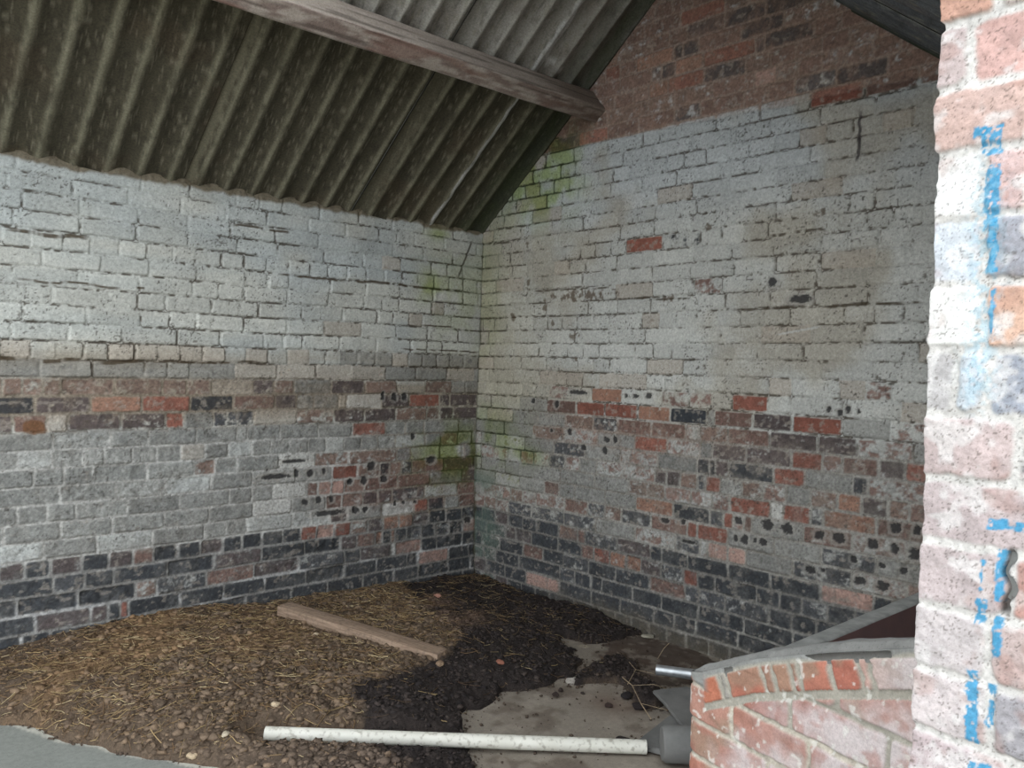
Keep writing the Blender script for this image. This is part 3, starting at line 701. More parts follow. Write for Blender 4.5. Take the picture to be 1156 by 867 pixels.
def build_wall_front():
    w = PY0 - PY1
    ss = np.concatenate([np.arange(-.9, -.12, .02), np.arange(-.12, .17, .0016), np.arange(.17, w + .12, .004), np.arange(w + .12, w + 2.3, .04)])
    zs = np.concatenate([np.arange(-.05, .80, .012), np.arange(.80, 1.80, .0018), np.arange(1.80, 2.42, .012)])
    S, Z = np.meshgrid(ss, zs, indexing='ij')
    r = np.random.default_rng(5)
    rows = []; cols = []
    pal = [(196, 160, 148), (186, 170, 166), (204, 190, 182), (182, 128, 108), (150, 146, 150), (206, 204, 200)]
    for k in range(len(cz_pier) - 1):
        zc = (cz_pier[k] + cz_pier[k + 1]) / 2
        m = [p for p in PIER if abs(p[0] - zc) < .034]
        e = [-1.2]; cc = [lin(pal[k % 6])]
        x = -1.0 + r.uniform(0, .2)
        while x < -.15:
            e.append(x); cc.append(lin(pal[r.integers(6)])); x += .225
        if m:
            for a, b, col in m[0][1]: e.append(a); cc.append(lin(col))
        else:
            e += [-.11, .105 if k % 2 else .06]; cc += [lin(pal[r.integers(6)]), lin(pal[r.integers(6)])]
        x = w
        while x < w + 2.6:
            e.append(x + r.uniform(-.01, .01)); cc.append(lin(pal[r.integers(6)])); x += .225
        rows.append((np.array(e), np.arange(len(e)))); cols.append(np.array(cc))
    d, dx, dz, bid, kind, k, fu, fz = brick_field(S, Z, cz_pier, rows, 501, wig=.003)
    face = sstep(.002, .008, d - (vnoise(S * 120, Z * 120, 502) - .5) * .003)
    C = np.zeros(S.shape + (3,))
    for kk in range(len(rows)):
        mk = k == kk
        C[mk] = cols[kk][kind[mk]]
    C = C * (1 + ((fbm(S * 60, Z * 60, 503, 3) - .5) * .45 + (fbm(S * 14, Z * 14, 504, 2) - .5) * .3)[..., None])
    C = mixc(C, lin((226, 222, 218)), .12 + sstep(.50, .68, fbm(S * 40, Z * 40, 505, 3)) * .55)
    C = mixc(C, lin((160, 112, 96)), sstep(.60, .75, fbm(S * 25, Z * 25, 506, 3)) * .35)
    mc = np.ones(S.shape + (3,)) * lin((212, 208, 202))
    mc = mc * (1 + ((fbm(S * 140, Z * 140, 507, 2) - .5) * .45)[..., None])
    C = C * face[..., None] + mc * (1 - face)[..., None]
    C = mixc(C, lin((78, 66, 56)), sstep(.80, .88, vnoise(S * 520, Z * 520, 508)) * .55)
    bn = fbm(S * 130, Z * 130, 509, 3)
    for (a, b, z0, z1) in BLUE:
        ex = np.maximum(np.maximum(a - S, S - b), np.maximum(z0 - Z, Z - z1)) + (bn - .5) * .008
        C = mixc(C, lin((60, 150, 190)), sstep(.001, -.001, ex) * sstep(.30, .48, fbm(S * 220, Z * 220, 510, 2) + .05) * .92)
    # faint blue overspray
    sp = np.exp(-((S - .055) / .018) ** 2) * sstep(1.25, 1.32, Z) * sstep(1.60, 1.5, Z) * sstep(.4, .6, fbm(S * 200, Z * 200, 511, 2))
    C = mixc(C, lin((150, 196, 214)), sp * .5)
    h = face * .0026 + (rnd(bid, 1) - .5) * .006 * face + (fbm(S * 90, Z * 90, 512, 3) - .5) * .0035 + (fbm(S * 18, Z * 18, 513, 2) - .5) * .007
    # broken joint at the outer end of one course
    hole = (1 - sstep(.003, .006, np.abs(S - .093 - (vnoise(Z * 60, Z * 0, 515) - .5) * .008))) * (sstep(1.05, 1.06, Z) * sstep(1.13, 1.12, Z)) * sstep(.3, .5, fbm(S * 150, Z * 60, 514, 2))
    C = mixc(C, lin((60, 54, 50)), hole * .8); h -= hole * .012
    C = C * .74
    x, y, nx, ny = pier_path(S)
    x = x + 0 * S
    V = np.stack([x + nx * h, y + ny * h, Z], -1).reshape(-1, 3)
    o = mesh_np('wall_front', V, grid_quads(len(ss), len(zs)), M_PIER, C.reshape(-1, 3))
    tag(o, kind='structure')
    MB().box((PX + .01, PY1 + .012, -.3), (.24, PY0 - .012, 2.40)).build('wall_core', M_CEM, o, smooth=False)
    return o

# ------------------------------------------------------------------ plain far ends
def build_wall_back():
    us = np.arange(0, 3.3, .02); zs = np.arange(0, 3.5, .02)
    U, Z, keep = wall_grid(us, zs, lambda u: roof_z(-u) + .01)
    r = layout(cz_right, 3.6, [], zone_right, lambda k: k % 5 == 2, 14)
    h, c = brick_surface(U, Z, cz_right, r, 602, exp_right, wt_right, mo_right, lambda U, Z, c, d: c, lambda U, Z, c: c, [])
    V = np.stack([-5.5 + h, -U, Z], -1).reshape(-1, 3)
    o = mesh_np('wall_end', V, grid_quads(len(us), len(zs), keep)[:, ::-1], M_WALL, c.reshape(-1, 3))
    tag(o, kind='structure')

# ------------------------------------------------------------------ roof
def n2_(X, Y, seed): return fbm(X * 22, Y * 9, seed + 8, 3)
def sheet(x0, x1, y0, y1, off, seed, tone, parent):
    """one corrugated sheet between two heights of the slope; underside and top"""
    nx = int((x1 - x0) / .0055); ny = int(abs(y1 - y0) / .02) + 2
    xs = np.linspace(x0, x1, nx); ys = np.linspace(y0, y1, ny)
    X, Y = np.meshgrid(xs, ys, indexing='ij')
    cs = 1 / math.hypot(1, SL)
    sgn = 1 if (y0 + y1) / 2 > RIDGE_Y else -1
    def surf(o): 
        hh = corr(X) + o
        z = np.where(sgn > 0, 2.11 - SL * Y, 2.11 - SL * (2 * RIDGE_Y - Y)) + hh * cs
        return np.stack([X, Y + sgn * hh * SL * cs, z], -1)
    sag = 0
    lowv = surf(off + (fbm(X * 30, Y * 30, seed + 3, 2) - .5) * .0016); up = surf(off + .007)
    S = Y / cs
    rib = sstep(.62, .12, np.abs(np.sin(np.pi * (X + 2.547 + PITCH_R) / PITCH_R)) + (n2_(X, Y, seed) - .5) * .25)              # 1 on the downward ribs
    n = fbm(X * 14, S * 7, seed, 3); n2 = fbm(X * 70, S * 50, seed + 1, 3); n3 = fbm(X * 3, S * 2, seed + 2, 2)
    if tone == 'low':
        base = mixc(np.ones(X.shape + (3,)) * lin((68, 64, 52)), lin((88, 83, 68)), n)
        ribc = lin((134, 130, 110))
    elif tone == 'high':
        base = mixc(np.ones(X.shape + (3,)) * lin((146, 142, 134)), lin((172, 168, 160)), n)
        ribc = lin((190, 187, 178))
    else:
        base = mixc(np.ones(X.shape + (3,)) * lin((70, 74, 80)), lin((88, 90, 94)), n)  # front slope's shade and bluish haze put into its sheet colour
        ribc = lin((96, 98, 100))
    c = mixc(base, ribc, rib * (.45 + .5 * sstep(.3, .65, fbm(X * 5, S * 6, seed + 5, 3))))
    c = mixc(c, lin((46, 42, 34)), sstep(.58, .72, n2) * .40)
    c = mixc(c, lin((150, 144, 124)), sstep(.66, .78, fbm(X * 90, S * 60, seed + 6, 2)) * .40)
    c = mixc(c, lin((96, 74, 56)), sstep(.62, .75, fbm(X * 4, S * 6, seed + 7, 3)) * .15)
    # cleaner strip where the next sheet used to lap
    e = sstep(.095, .08, X - x0 + (n2 - .5) * .03)
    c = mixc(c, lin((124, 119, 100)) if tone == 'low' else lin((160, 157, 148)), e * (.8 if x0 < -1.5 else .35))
    c = mixc(c, lin((22, 20, 16)), sstep(.009, .003, X - x0) * .95)
    # lime streaks weeping down one rib near the gable
    if tone in ('low', 'high'):
        w = .007 + .006 * vnoise(S * 14, S * 0, 901) if tone == 'low' else .010 + .018 * vnoise(S * 12, S * 0, 902)
        st = (1 - sstep(w, w + .006, np.abs(X + .402 + (vnoise(S * 18, S * 0, 903) - .5) * .014))) * sstep(.25, .45, fbm(X * 60, S * 40, 904, 2) + (.15 if tone == 'low' else .15))
        c = mixc(c, lin((206, 206, 202)), st * .92)
    if tone == 'high':
        for (ax, ay, ra, rb) in ((-.34, -.895, .045, .022), (-.26, -.885, .03, .015)):
            bl = np.exp(-((X - ax) / ra) ** 2 - ((Y - ay) / rb) ** 2)
            c = mixc(c, lin((212, 212, 208)), sstep(.45, .6, bl * (.6 + .8 * n2)) * .9)
    # green-black tone deepening towards the gable
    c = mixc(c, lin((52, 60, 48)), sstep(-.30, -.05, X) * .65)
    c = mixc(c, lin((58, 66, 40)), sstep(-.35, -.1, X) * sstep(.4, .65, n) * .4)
    V = np.concatenate([lowv.reshape(-1, 3), up.reshape(-1, 3)])
    q = grid_quads(nx, ny); Q = [q[:, ::-1], q + nx * ny]
    i = np.arange(nx * ny).reshape(nx, ny); j = i + nx * ny
    for (a, b) in ((i[0], j[0]), (i[-1], j[-1]), (i[:, 0], j[:, 0]), (i[:, -1], j[:, -1])):
        Q.append(np.stack([a[:-1], a[1:], b[1:], b[:-1]], -1))
    cc = np.concatenate([c.reshape(-1, 3), np.ones((nx * ny, 3)) * lin((120, 118, 110))])
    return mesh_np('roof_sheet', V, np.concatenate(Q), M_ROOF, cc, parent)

def build_roof():
    root = bpy.data.objects.new('ceiling', None); COL.objects.link(root); root.location = (0, 0, 0)
    tag(root, kind='structure')
    xs = [.12, -.925, -1.862, -2.80, -3.74, -4.68]
    for i in range(5):
        a, b = xs[i + 1], xs[i]
        o = .0 if i % 2 == 0 else .0
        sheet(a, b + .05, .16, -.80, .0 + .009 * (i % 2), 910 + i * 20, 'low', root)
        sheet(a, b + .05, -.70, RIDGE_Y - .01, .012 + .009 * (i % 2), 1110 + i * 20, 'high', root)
        if i > 1: continue                      # remaining front sheets left out to let light into the room
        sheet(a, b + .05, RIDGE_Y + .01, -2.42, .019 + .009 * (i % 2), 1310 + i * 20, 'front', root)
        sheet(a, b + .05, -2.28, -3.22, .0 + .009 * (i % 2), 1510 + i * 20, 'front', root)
    # ridge capping
    MB().box((-4.68, RIDGE_Y - .14, 3.385), (.12, RIDGE_Y + .14, 3.43)).build('ridge_cap', M_CEM, root)

def build_purlin():
    r = np.random.default_rng(3)
    n = 240; xs = np.linspace(-4.72, .10, n)
    w, dp = .092, .152
    a = np.array([0, -.887, 2.606]); ex = np.array([0, -.78, .625]); ez = np.array([0, .625, .78])
    # rounded rectangular section walked round, displaced for weathered grain
    prof = []
    m = 9
    def seg(p, q, k): 
        for i in range(k): prof.append((p[0] + (q[0] - p[0]) * i / k, p[1] + (q[1] - p[1]) * i / k))
    rr = .006
    seg((rr, 0), (w - rr, 0), m); seg((w - rr, 0), (w, rr), 2); seg((w, rr), (w, dp - rr), m + 4); seg((w, dp - rr), (w - rr, dp), 2)
    seg((w - rr, dp), (rr, dp), m); seg((rr, dp), (0, dp - rr), 2); seg((0, dp - rr), (0, rr), m + 4); seg((0, rr), (rr, 0), 2)
    P = np.array(prof); k = len(P)
    X = xs[:, None] + np.zeros(k); T = np.arange(k)[None] * .012 + np.zeros((n, 1))
    cen = np.array([w / 2, dp / 2]); dirn = (P - cen) / np.linalg.norm(P - cen, axis=1)[:, None]
    dis = (fbm(X * 5, T * 90, 1701, 3) - .5) * .006 + (fbm(X * 2, T * 8, 1702, 2) - .5) * .010
    # waney bite out of the lower edge near the wall and a taper at the bearing
    bite = np.exp(-((X + .42) / .10) ** 2) * np.exp(-((P[None, :, 0] - w) / .03) ** 2 - ((P[None, :, 1]) / .03) ** 2) * .014
    dis = dis - bite
    A = P[None, :, 0] + dirn[None, :, 0] * dis; B = P[None, :, 1] + dirn[None, :, 1] * dis
    sag = -.012 * np.sin(np.clip((-X) / 5.5, 0, 1) * np.pi)
    V = a[None, None] + A[..., None] * ex + B[..., None] * ez
    V[..., 0] = X; V[..., 2] += sag
    q = []
    idx = np.arange(n * k).reshape(n, k); nx = np.roll(idx, -1, 1)
    q = np.stack([idx[:-1], nx[:-1], nx[1:], idx[1:]], -1).reshape(-1, 4)
    g = fbm(X * 3.5, T * 45, 1710, 3) * .6 + fbm(X * 25, T * 60, 1715, 2) * .4; g2 = fbm(X * 12, T * 30, 1711, 3)
    c = mixc(np.ones((n, k, 3)) * lin((166, 152, 140)), lin((204, 193, 182)), g)
    bot = (P[None, :, 1] < .004) + 0 * X
    c = mixc(c, lin((128, 108, 100)), bot * sstep(.40, .60, g2) * .75)
    c = mixc(c, lin((176, 166, 158)), bot * sstep(.02, .0, P[None, :, 0] + 0 * X) * sstep(.45, .55, fbm(X * 6, T * 40, 1713, 3)) * .8)
    c = mixc(c, lin((138, 104, 92)), bot * sstep(.6, .7, fbm(X * 3, T * 10, 1714, 3)) * .6)
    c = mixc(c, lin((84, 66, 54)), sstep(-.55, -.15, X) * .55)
    c = mixc(c, lin((50, 42, 36)), sstep(.62, .70, fbm(X * 2, T * 120, 1712, 2)) * .5)
    V2 = V.reshape(-1, 3)
    ends = []
    o = mesh_np('roof_purlin', V2, q, M_WALL, c.reshape(-1, 3))
    return tag(o, 'weathered pinkish-brown wooden purlin running under the corrugated roof sheets into the gable wall', 'roof beam')

# ------------------------------------------------------------------ floor
FILM = [(0.04, -1.071), (0.04, -1.269), (0.04, -1.907), (-0.357, -1.897), (-0.481, -1.763), (-0.546, -1.625), (-0.382, -1.338)]
MUCK = [(-2.9, 0.06), (.03, .06), (.03, -0.428), (.03, -0.758), (.03, -1.099), (0.0, -1.29), (-0.273, -1.314), (-0.317, -1.184), (-0.391, -1.094), (-0.487, -1.257), (-0.548, -1.397), (-0.679, -1.483), (-0.819, -1.498), (-0.911, -1.462), (-1.015, -1.415), (-1.196, -1.515), (-1.301, -1.483), (-1.363, -1.534), (-1.464, -1.723), (-1.547, -1.855), (-1.658, -2.01), (-1.80, -2.10), (-2.05, -1.90), (-2.12, -1.62), (-2.161, -1.334), (-2.249, -1.194), (-2.34, -1.049), (-2.488, -0.796), (-2.616, -0.504), (-2.85, -.25)]
CLUMP = [(-0.469, -1.459), (-0.353, -1.463), (-0.371, -1.59), (-0.485, -1.673), (-0.566, -1.851), (-0.691, -1.917), (-0.695, -1.805), (-0.584, -1.658), (-0.789, -1.546), (-0.658, -1.499)]
DARK = [(-0.516, 0.1), (0.081, 0.1), (0.122, -0.386), (0.05, -1.35), (-0.294, -1.36), (-0.35, -1.126), (-0.548, -1.397), (-0.796, -1.60), (-1.114, -1.60), (-1.275, -1.60), (-1.658, -2.2), (-1.85, -2.2), (-1.734, -1.547), (-1.59, -1.203), (-1.362, -1.165), (-1.106, -1.123), (-0.926, -1.019), (-0.80, -0.864), (-0.75, -0.597)]
def build_floor():
    x0, x1, y0, y1 = -5.5, .03, -3.75, .03
    xs = np.concatenate([np.arange(x0, -2.9, .05), np.arange(-2.9, x1 + .01, .01)]); ys = np.concatenate([np.arange(y0, -2.4, .03), np.arange(-2.4, y1 + .01, .01)])
    X, Y = np.meshgrid(xs, ys, indexing='ij')
    n = fbm(X * 2.2, Y * 2.2, 701, 4); n2 = fbm(X * 20, Y * 20, 702, 3)
    c = mixc(np.ones(X.shape + (3,)) * lin((122, 114, 103)), lin((146, 137, 125)), n)
    # the slab in the near left corner is cleaner and greener-grey
    sl = sstep(-1.9, -2.2, X)
    c = mixc(c, lin((130, 135, 130)), sl * .8)
    film = in_poly(X + (fbm(X * 6, Y * 6, 703, 3) - .5) * .25, Y + (fbm(X * 6, Y * 6, 704, 3) - .5) * .25, FILM).astype(float)
    c = mixc(c, lin((66, 52, 44)), film * (.6 + .4 * n2))
    c = mixc(c, lin((84, 70, 60)), sstep(.50, .66, fbm(X * 7, Y * 7, 705, 4)) * .55 * (1 - sl))
    c = mixc(c, lin((156, 147, 134)), sstep(.55, .7, fbm(X * 16, Y * 16, 707, 3)) * .4 * (1 - sl))
    c = mixc(c, lin((96, 70, 58)), np.exp(-((X + .78) / .10) ** 2 - ((Y + 1.78) / .12) ** 2) * .5)
    # broken pale fillet along the edge of the clean slab
    P = [(-2.616, -0.504), (-2.488, -0.796), (-2.418, -0.895), (-2.34, -1.049), (-2.249, -1.194), (-2.161, -1.334)]
    dm = np.full(X.shape, 9.)
    for (ax, ay), (bx, by) in zip(P, P[1:]):
        t = np.clip(((X - ax) * (bx - ax) + (Y - ay) * (by - ay)) / ((bx - ax) ** 2 + (by - ay) ** 2), 0, 1)
        dm = np.minimum(dm, np.hypot(X - ax - t * (bx - ax), Y - ay - t * (by - ay)))
    c = mixc(c, lin((186, 184, 172)), sstep(.024, .014, dm + (n2 - .5) * .03) * .85)
    Z = (fbm(X * 4, Y * 4, 706, 3) - .5) * .010 - .004
    V = np.stack([X, Y, Z], -1).reshape(-1, 3)
    o = mesh_np('floor', V, grid_quads(len(xs), len(ys)), M_FLOOR, c.reshape(-1, 3))
    tag(o, kind='structure')
    y = MB().box((-30, -30, -.5), (30, 12, -.03)).build('ground', M_YARD, smooth=False)
    tag(y, kind='structure')

def heap_fields(step):
    xs = np.arange(-2.95, .035, step); ys = np.arange(-2.2, .035, step)
    X, Y = np.meshgrid(xs, ys, indexing='ij')
    wx = X + (fbm(X * 9, Y * 9, 720, 3) - .5) * .10 + (fbm(X * 34, Y * 34, 722, 3) - .5) * .06 * (Y > -1.95) * (X > -1.9); wy = Y + (fbm(X * 9, Y * 9, 721, 3) - .5) * .10 + (fbm(X * 34, Y * 34, 723, 3) - .5) * .06 * (X > -1.9)
    m = in_poly(wx, wy, MUCK).astype(float)
    cl = in_poly(wx, wy, CLUMP).astype(float)
    r1 = max(1, int(.018 / step)); r2 = max(1, int(.13 / step))
    e = blur(m, r1); wide = blur(m, r2); ce = blur(cl, max(1, int(.025 / step)))
    base = np.interp(-X, [0, .43, .85, 1.36, 1.8, 2.18, 2.5, 2.9], [.030, .040, .060, .075, .118, .108, .075, .06])
    fall = np.interp(-Y, [0, .35, .8, 1.3, 2.0], [1.0, 1.05, .95, .55, .35])
    H = sstep(.35, .75, e) * (.012 + base * fall * sstep(.35, 1.0, wide))
    H = np.maximum(H, sstep(.35, .75, ce) * .028)
    # pressed flat under the plastic pipe
    t = np.clip(((X + 1.985) * .965 + (Y + 1.277) * -.862) / (.965 ** 2 + .862 ** 2), -.02, 1)
    dp_ = np.hypot(X + 1.985 - .965 * t, Y + 1.277 + .862 * t)
    H = H * (1 - .75 * sstep(.12, .03, dp_))
    dk = np.clip(blur(in_poly(wx, wy, DARK).astype(float), r1) + ce, 0, 1)
    cover = np.maximum(e, ce)
    return xs, ys, X, Y, H, dk, cover
HS = .0065
hx, hy, HX, HY, HH, HD, HC = heap_fields(HS)
_rough = (fbm(HX * 28, HY * 28, 730, 3) - .5) * .026 + (fbm(HX * 90, HY * 90, 731, 2) - .5) * .010 + (fbm(HX * 7, HY * 7, 732, 2) - .5) * .03
HZ = HH + _rough * sstep(.0, .03, HH) - .014 * sstep(.55, .3, HC) 
def heap_at(x, y):
    i = np.clip(((x - hx[0]) / HS).astype(int), 0, len(hx) - 1); j = np.clip(((y - hy[0]) / HS).astype(int), 0, len(hy) - 1)
    return HZ[i, j], HD[i, j], HC[i, j]
def muck_color(x, y, dk, n):
    gold = sstep(.42, .62, fbm(x * 3, y * 3, 741, 3)) * sstep(-1.1, -1.9, x) * sstep(-1.0, -.5, y)
    c = mixc(np.ones(np.shape(x) + (3,)) * lin((78, 66, 55)), lin((108, 92, 76)), n)
    c = mixc(c, lin((132, 104, 74)), gold * .6)
    c = mixc(c, lin((78, 68, 62)), sstep(-1.25, -1.9, y + 0.25 * (x + 1.6)) * .6)
    k = mixc(np.ones(np.shape(x) + (3,)) * lin((34, 30, 30)), lin((60, 52, 48)), n)
    warm = sstep(.44, .62, fbm(x * 4, y * 5, 742, 3)) * sstep(-.95, -.7, y) * sstep(-1.3, -.9, x) * sstep(-.42, -.65, x)
    k = mixc(k, lin((110, 90, 76)), warm * .8)
    return k * dk[..., None] + c * (1 - dk)[..., None]
def build_muck():
    n = fbm(HX * 26, HY * 26, 740, 3)
    c = muck_color(HX, HY, sstep(.15, .85, HD + (n - .5) * .9), n)
    keep = (HC > .30)
    k4 = keep[:-1, :-1] | keep[1:, :-1] | keep[1:, 1:] | keep[:-1, 1:]
    Z = np.where(HC > .30, HZ, -.02)
    V = np.stack([HX, HY, Z], -1).reshape(-1, 3)
    V[:, 0] = np.minimum(V[:, 0], .004); V[:, 1] = np.minimum(V[:, 1], .004)
    o = mesh_np('muck_heap', V, grid_quads(len(hx), len(hy), k4), M_MUCK, c.reshape(-1, 3))
    tag(o, 'heap of dry brown muck and black wet dung spread over the concrete in the corner', 'muck heap', kind='stuff')

def ico():
    bm = bmesh.new(); bmesh.ops.create_icosphere(bm, subdivisions=1, radius=1.0)
    v = np.array([p.co[:] for p in bm.verts]); f = np.array([[q.index for q in t.verts] for t in bm.faces]); bm.free()
    return v, f
ICO_V, ICO_F = ico()
def blobs(name, pos, size, cols, material, seed, flat=.6):
    r = np.random.default_rng(seed); n = len(pos); m = len(ICO_V)
    j = r.uniform(.55, 1.35, (n, m, 1))
    sc = np.stack([size * r.uniform(.8, 1.4, n), size * r.uniform(.7, 1.2, n), size * flat * r.uniform(.7, 1.2, n)], -1)[:, None]
    v = ICO_V[None] * j * sc
    th = r.uniform(0, 6.28, n); ph = r.uniform(-.5, .5, n)
    c, s = np.cos(th)[:, None], np.sin(th)[:, None]
    x = v[..., 0] * c - v[..., 1] * s; y = v[..., 0] * s + v[..., 1] * c; z = v[..., 2]
    c2, s2 = np.cos(ph)[:, None], np.sin(ph)[:, None]
    y2 = y * c2 - z * s2; z2 = y * s2 + z * c2
    V = np.stack([x, y2, z2], -1) + pos[:, None]
    T = (ICO_F[None] + (np.arange(n) * m)[:, None, None]).reshape(-1, 3)
    C = np.repeat(cols[:, None], m, 1) * r.uniform(.85, 1.15, (n, m, 1))
    return mesh_np(name, V.reshape(-1, 3), None, material, C.reshape(-1, 3), tris=T, smooth=False)
def scatter(n, seed, cond):
    r = np.random.default_rng(seed); P = []
    while sum(len(p) for p in P) < n:
        x = r.uniform(-2.9, -.01, n); y = r.uniform(-2.15, -.01, n)
        z, d, cv = heap_at(x, y)
        k = cond(x, y, z, d, cv, r); P.append(np.stack([x, y, z, d], -1)[k])
    return np.concatenate(P)[:n]
def build_clods():
    p = scatter(11000, 21, lambda x, y, z, d, cv, r: (cv > .5) & (r.random(len(x)) < np.where(d > .5, .5, 1) * (.35 + .65 * sstep(-.3, -1.2, y))))
    r = np.random.default_rng(22)
    size = .004 + .014 * r.random(len(p)) ** 2.6 * np.where(p[:, 3] > .5, .8, 1)
    n = r.random(len(p)); c = muck_color(p[:, 0], p[:, 1], p[:, 3], n)
    c = c * (1.0 + .5 * r.random(len(p))[:, None]); c = mixc(c, lin((140, 118, 96)), (r.random(len(p)) < .15) * .6 * (1 - p[:, 3]))
    pos = p[:, :3] + np.array([0, 0, .002]); 
    o = blobs('muck_crumbs', pos, size, c, M_CLOD, 23)
    tag(o, 'loose brown and black crumbs of dried muck lying all over the heap', 'muck crumbs', kind='stuff')
    # thinner scatter round the edge of the heap on the concrete
    p = scatter(700, 24, lambda x, y, z, d, cv, r: (cv > .02) & (cv <= .5))
    q = scatter(1, 24, lambda x, y, z, d, cv, r: cv > .5)
    r = np.random.default_rng(25)
    ex = np.stack([r.uniform(-1.5, -.1, 500), r.uniform(-2.1, -1.2, 500)], -1)
    pos = np.concatenate([p[:, :2], ex]); pos = np.concatenate([pos, np.full((len(pos), 1), .002)], 1)
    o = blobs('floor_crumbs', pos, .002 + .006 * r.random(len(pos)) ** 3, np.ones((len(pos), 3)) * lin((84, 72, 62)), M_CLOD, 26)
    tag(o, 'tiny dark crumbs scattered on the bare concrete in front of the heap', 'crumbs', kind='stuff')
def build_straw():
    def cond(x, y, z, d, cv, r):
        dens = np.where(d > .5, .22, 1.0) * (.45 + .55 * sstep(.25, .6, fbm(x * 4, y * 4, 751, 2))) * sstep(-1.9, -1.0, y - .2)
        dens = np.maximum(dens, np.exp(-((x + .12) / .18) ** 2 - ((y + .13) / .10) ** 2) * 1.2)
        # clear of the batten and the pipe
        ta = np.clip(((x + 1.40) * .37 + (y + .33) * -.93), 0, .92); on_b = np.hypot(x + 1.40 - .37 * ta, y + .33 + .93 * ta) < .085
        tp = np.clip(((x + 1.985) * .746 + (y + 1.277) * -.666), 0, 1.3); on_p = np.hypot(x + 1.985 - .746 * tp, y + 1.277 + .666 * tp) < .05
        return (cv > .45) & (r.random(len(x)) < dens) & ~on_b & ~on_p
    p = scatter(8500, 31, cond); r = np.random.default_rng(32); n = len(p)
    L = .015 + .085 * r.random(n) ** 2.6; th = r.uniform(0, np.pi, n) ; w = .0006 + .0013 * r.random(n)
    K = 4; t = np.linspace(-.5, .5, K)[None]
    bend = r.normal(0, .10, n)[:, None]
    dx = t * L[:, None]; dy = bend * (t ** 2 - .12) * L[:, None] * 2
    x = p[:, 0:1] + dx * np.cos(th)[:, None] - dy * np.sin(th)[:, None]
    y = p[:, 1:2] + dx * np.sin(th)[:, None] + dy * np.cos(th)[:, None]
    x = np.minimum(x, -.004); y = np.minimum(y, -.004)
    tilt = r.normal(0, .10, n)[:, None]
    z = np.max(heap_at(x, y)[0], 1, keepdims=True) * .5 + heap_at(x, y)[0] * .5 + .003 + np.abs(tilt * dx) 
    C = np.stack([x, y, z], -1)                                   # n K 3
    side = np.stack([-np.sin(th), np.cos(th), th * 0], -1)[:, None]
    up = np.array([0, 0, 1.0])
    ring = [(0, 1.0), (.9, -.5), (-.9, -.5)]
    V = np.stack([C + w[:, None, None] * (a * side + b * up) for a, b in ring], 2)   # n K 3 3
    V = V.reshape(n, K * 3, 3)
    f = []
    for k in range(K - 1):
        for j in range(3):
            f.append((k * 3 + j, k * 3 + (j + 1) % 3, (k + 1) * 3 + (j + 1) % 3, (k + 1) * 3 + j))
    Q = (np.array(f)[None] + (np.arange(n) * K * 3)[:, None, None]).reshape(-1, 4)
    pal = np.array([lin(c) for c in ((138, 114, 82), (160, 138, 100), (118, 94, 68), (96, 76, 58), (182, 164, 128), (76, 62, 50))])
    pi = r.choice(6, n, p=[.26, .18, .22, .16, .08, .10])
    c = pal[pi] * r.uniform(.8, 1.15, (n, 1)); c = np.where((p[:, 3] > .5)[:, None], c * .62, c)
    c = np.repeat(c[:, None], K * 3, 1).reshape(-1, 3)
    o = mesh_np('loose_straw', V.reshape(-1, 3), Q, M_STRAW, c)
    tag(o, 'loose golden and brown straw stalks strewn over the muck heap', 'straw', kind='stuff')

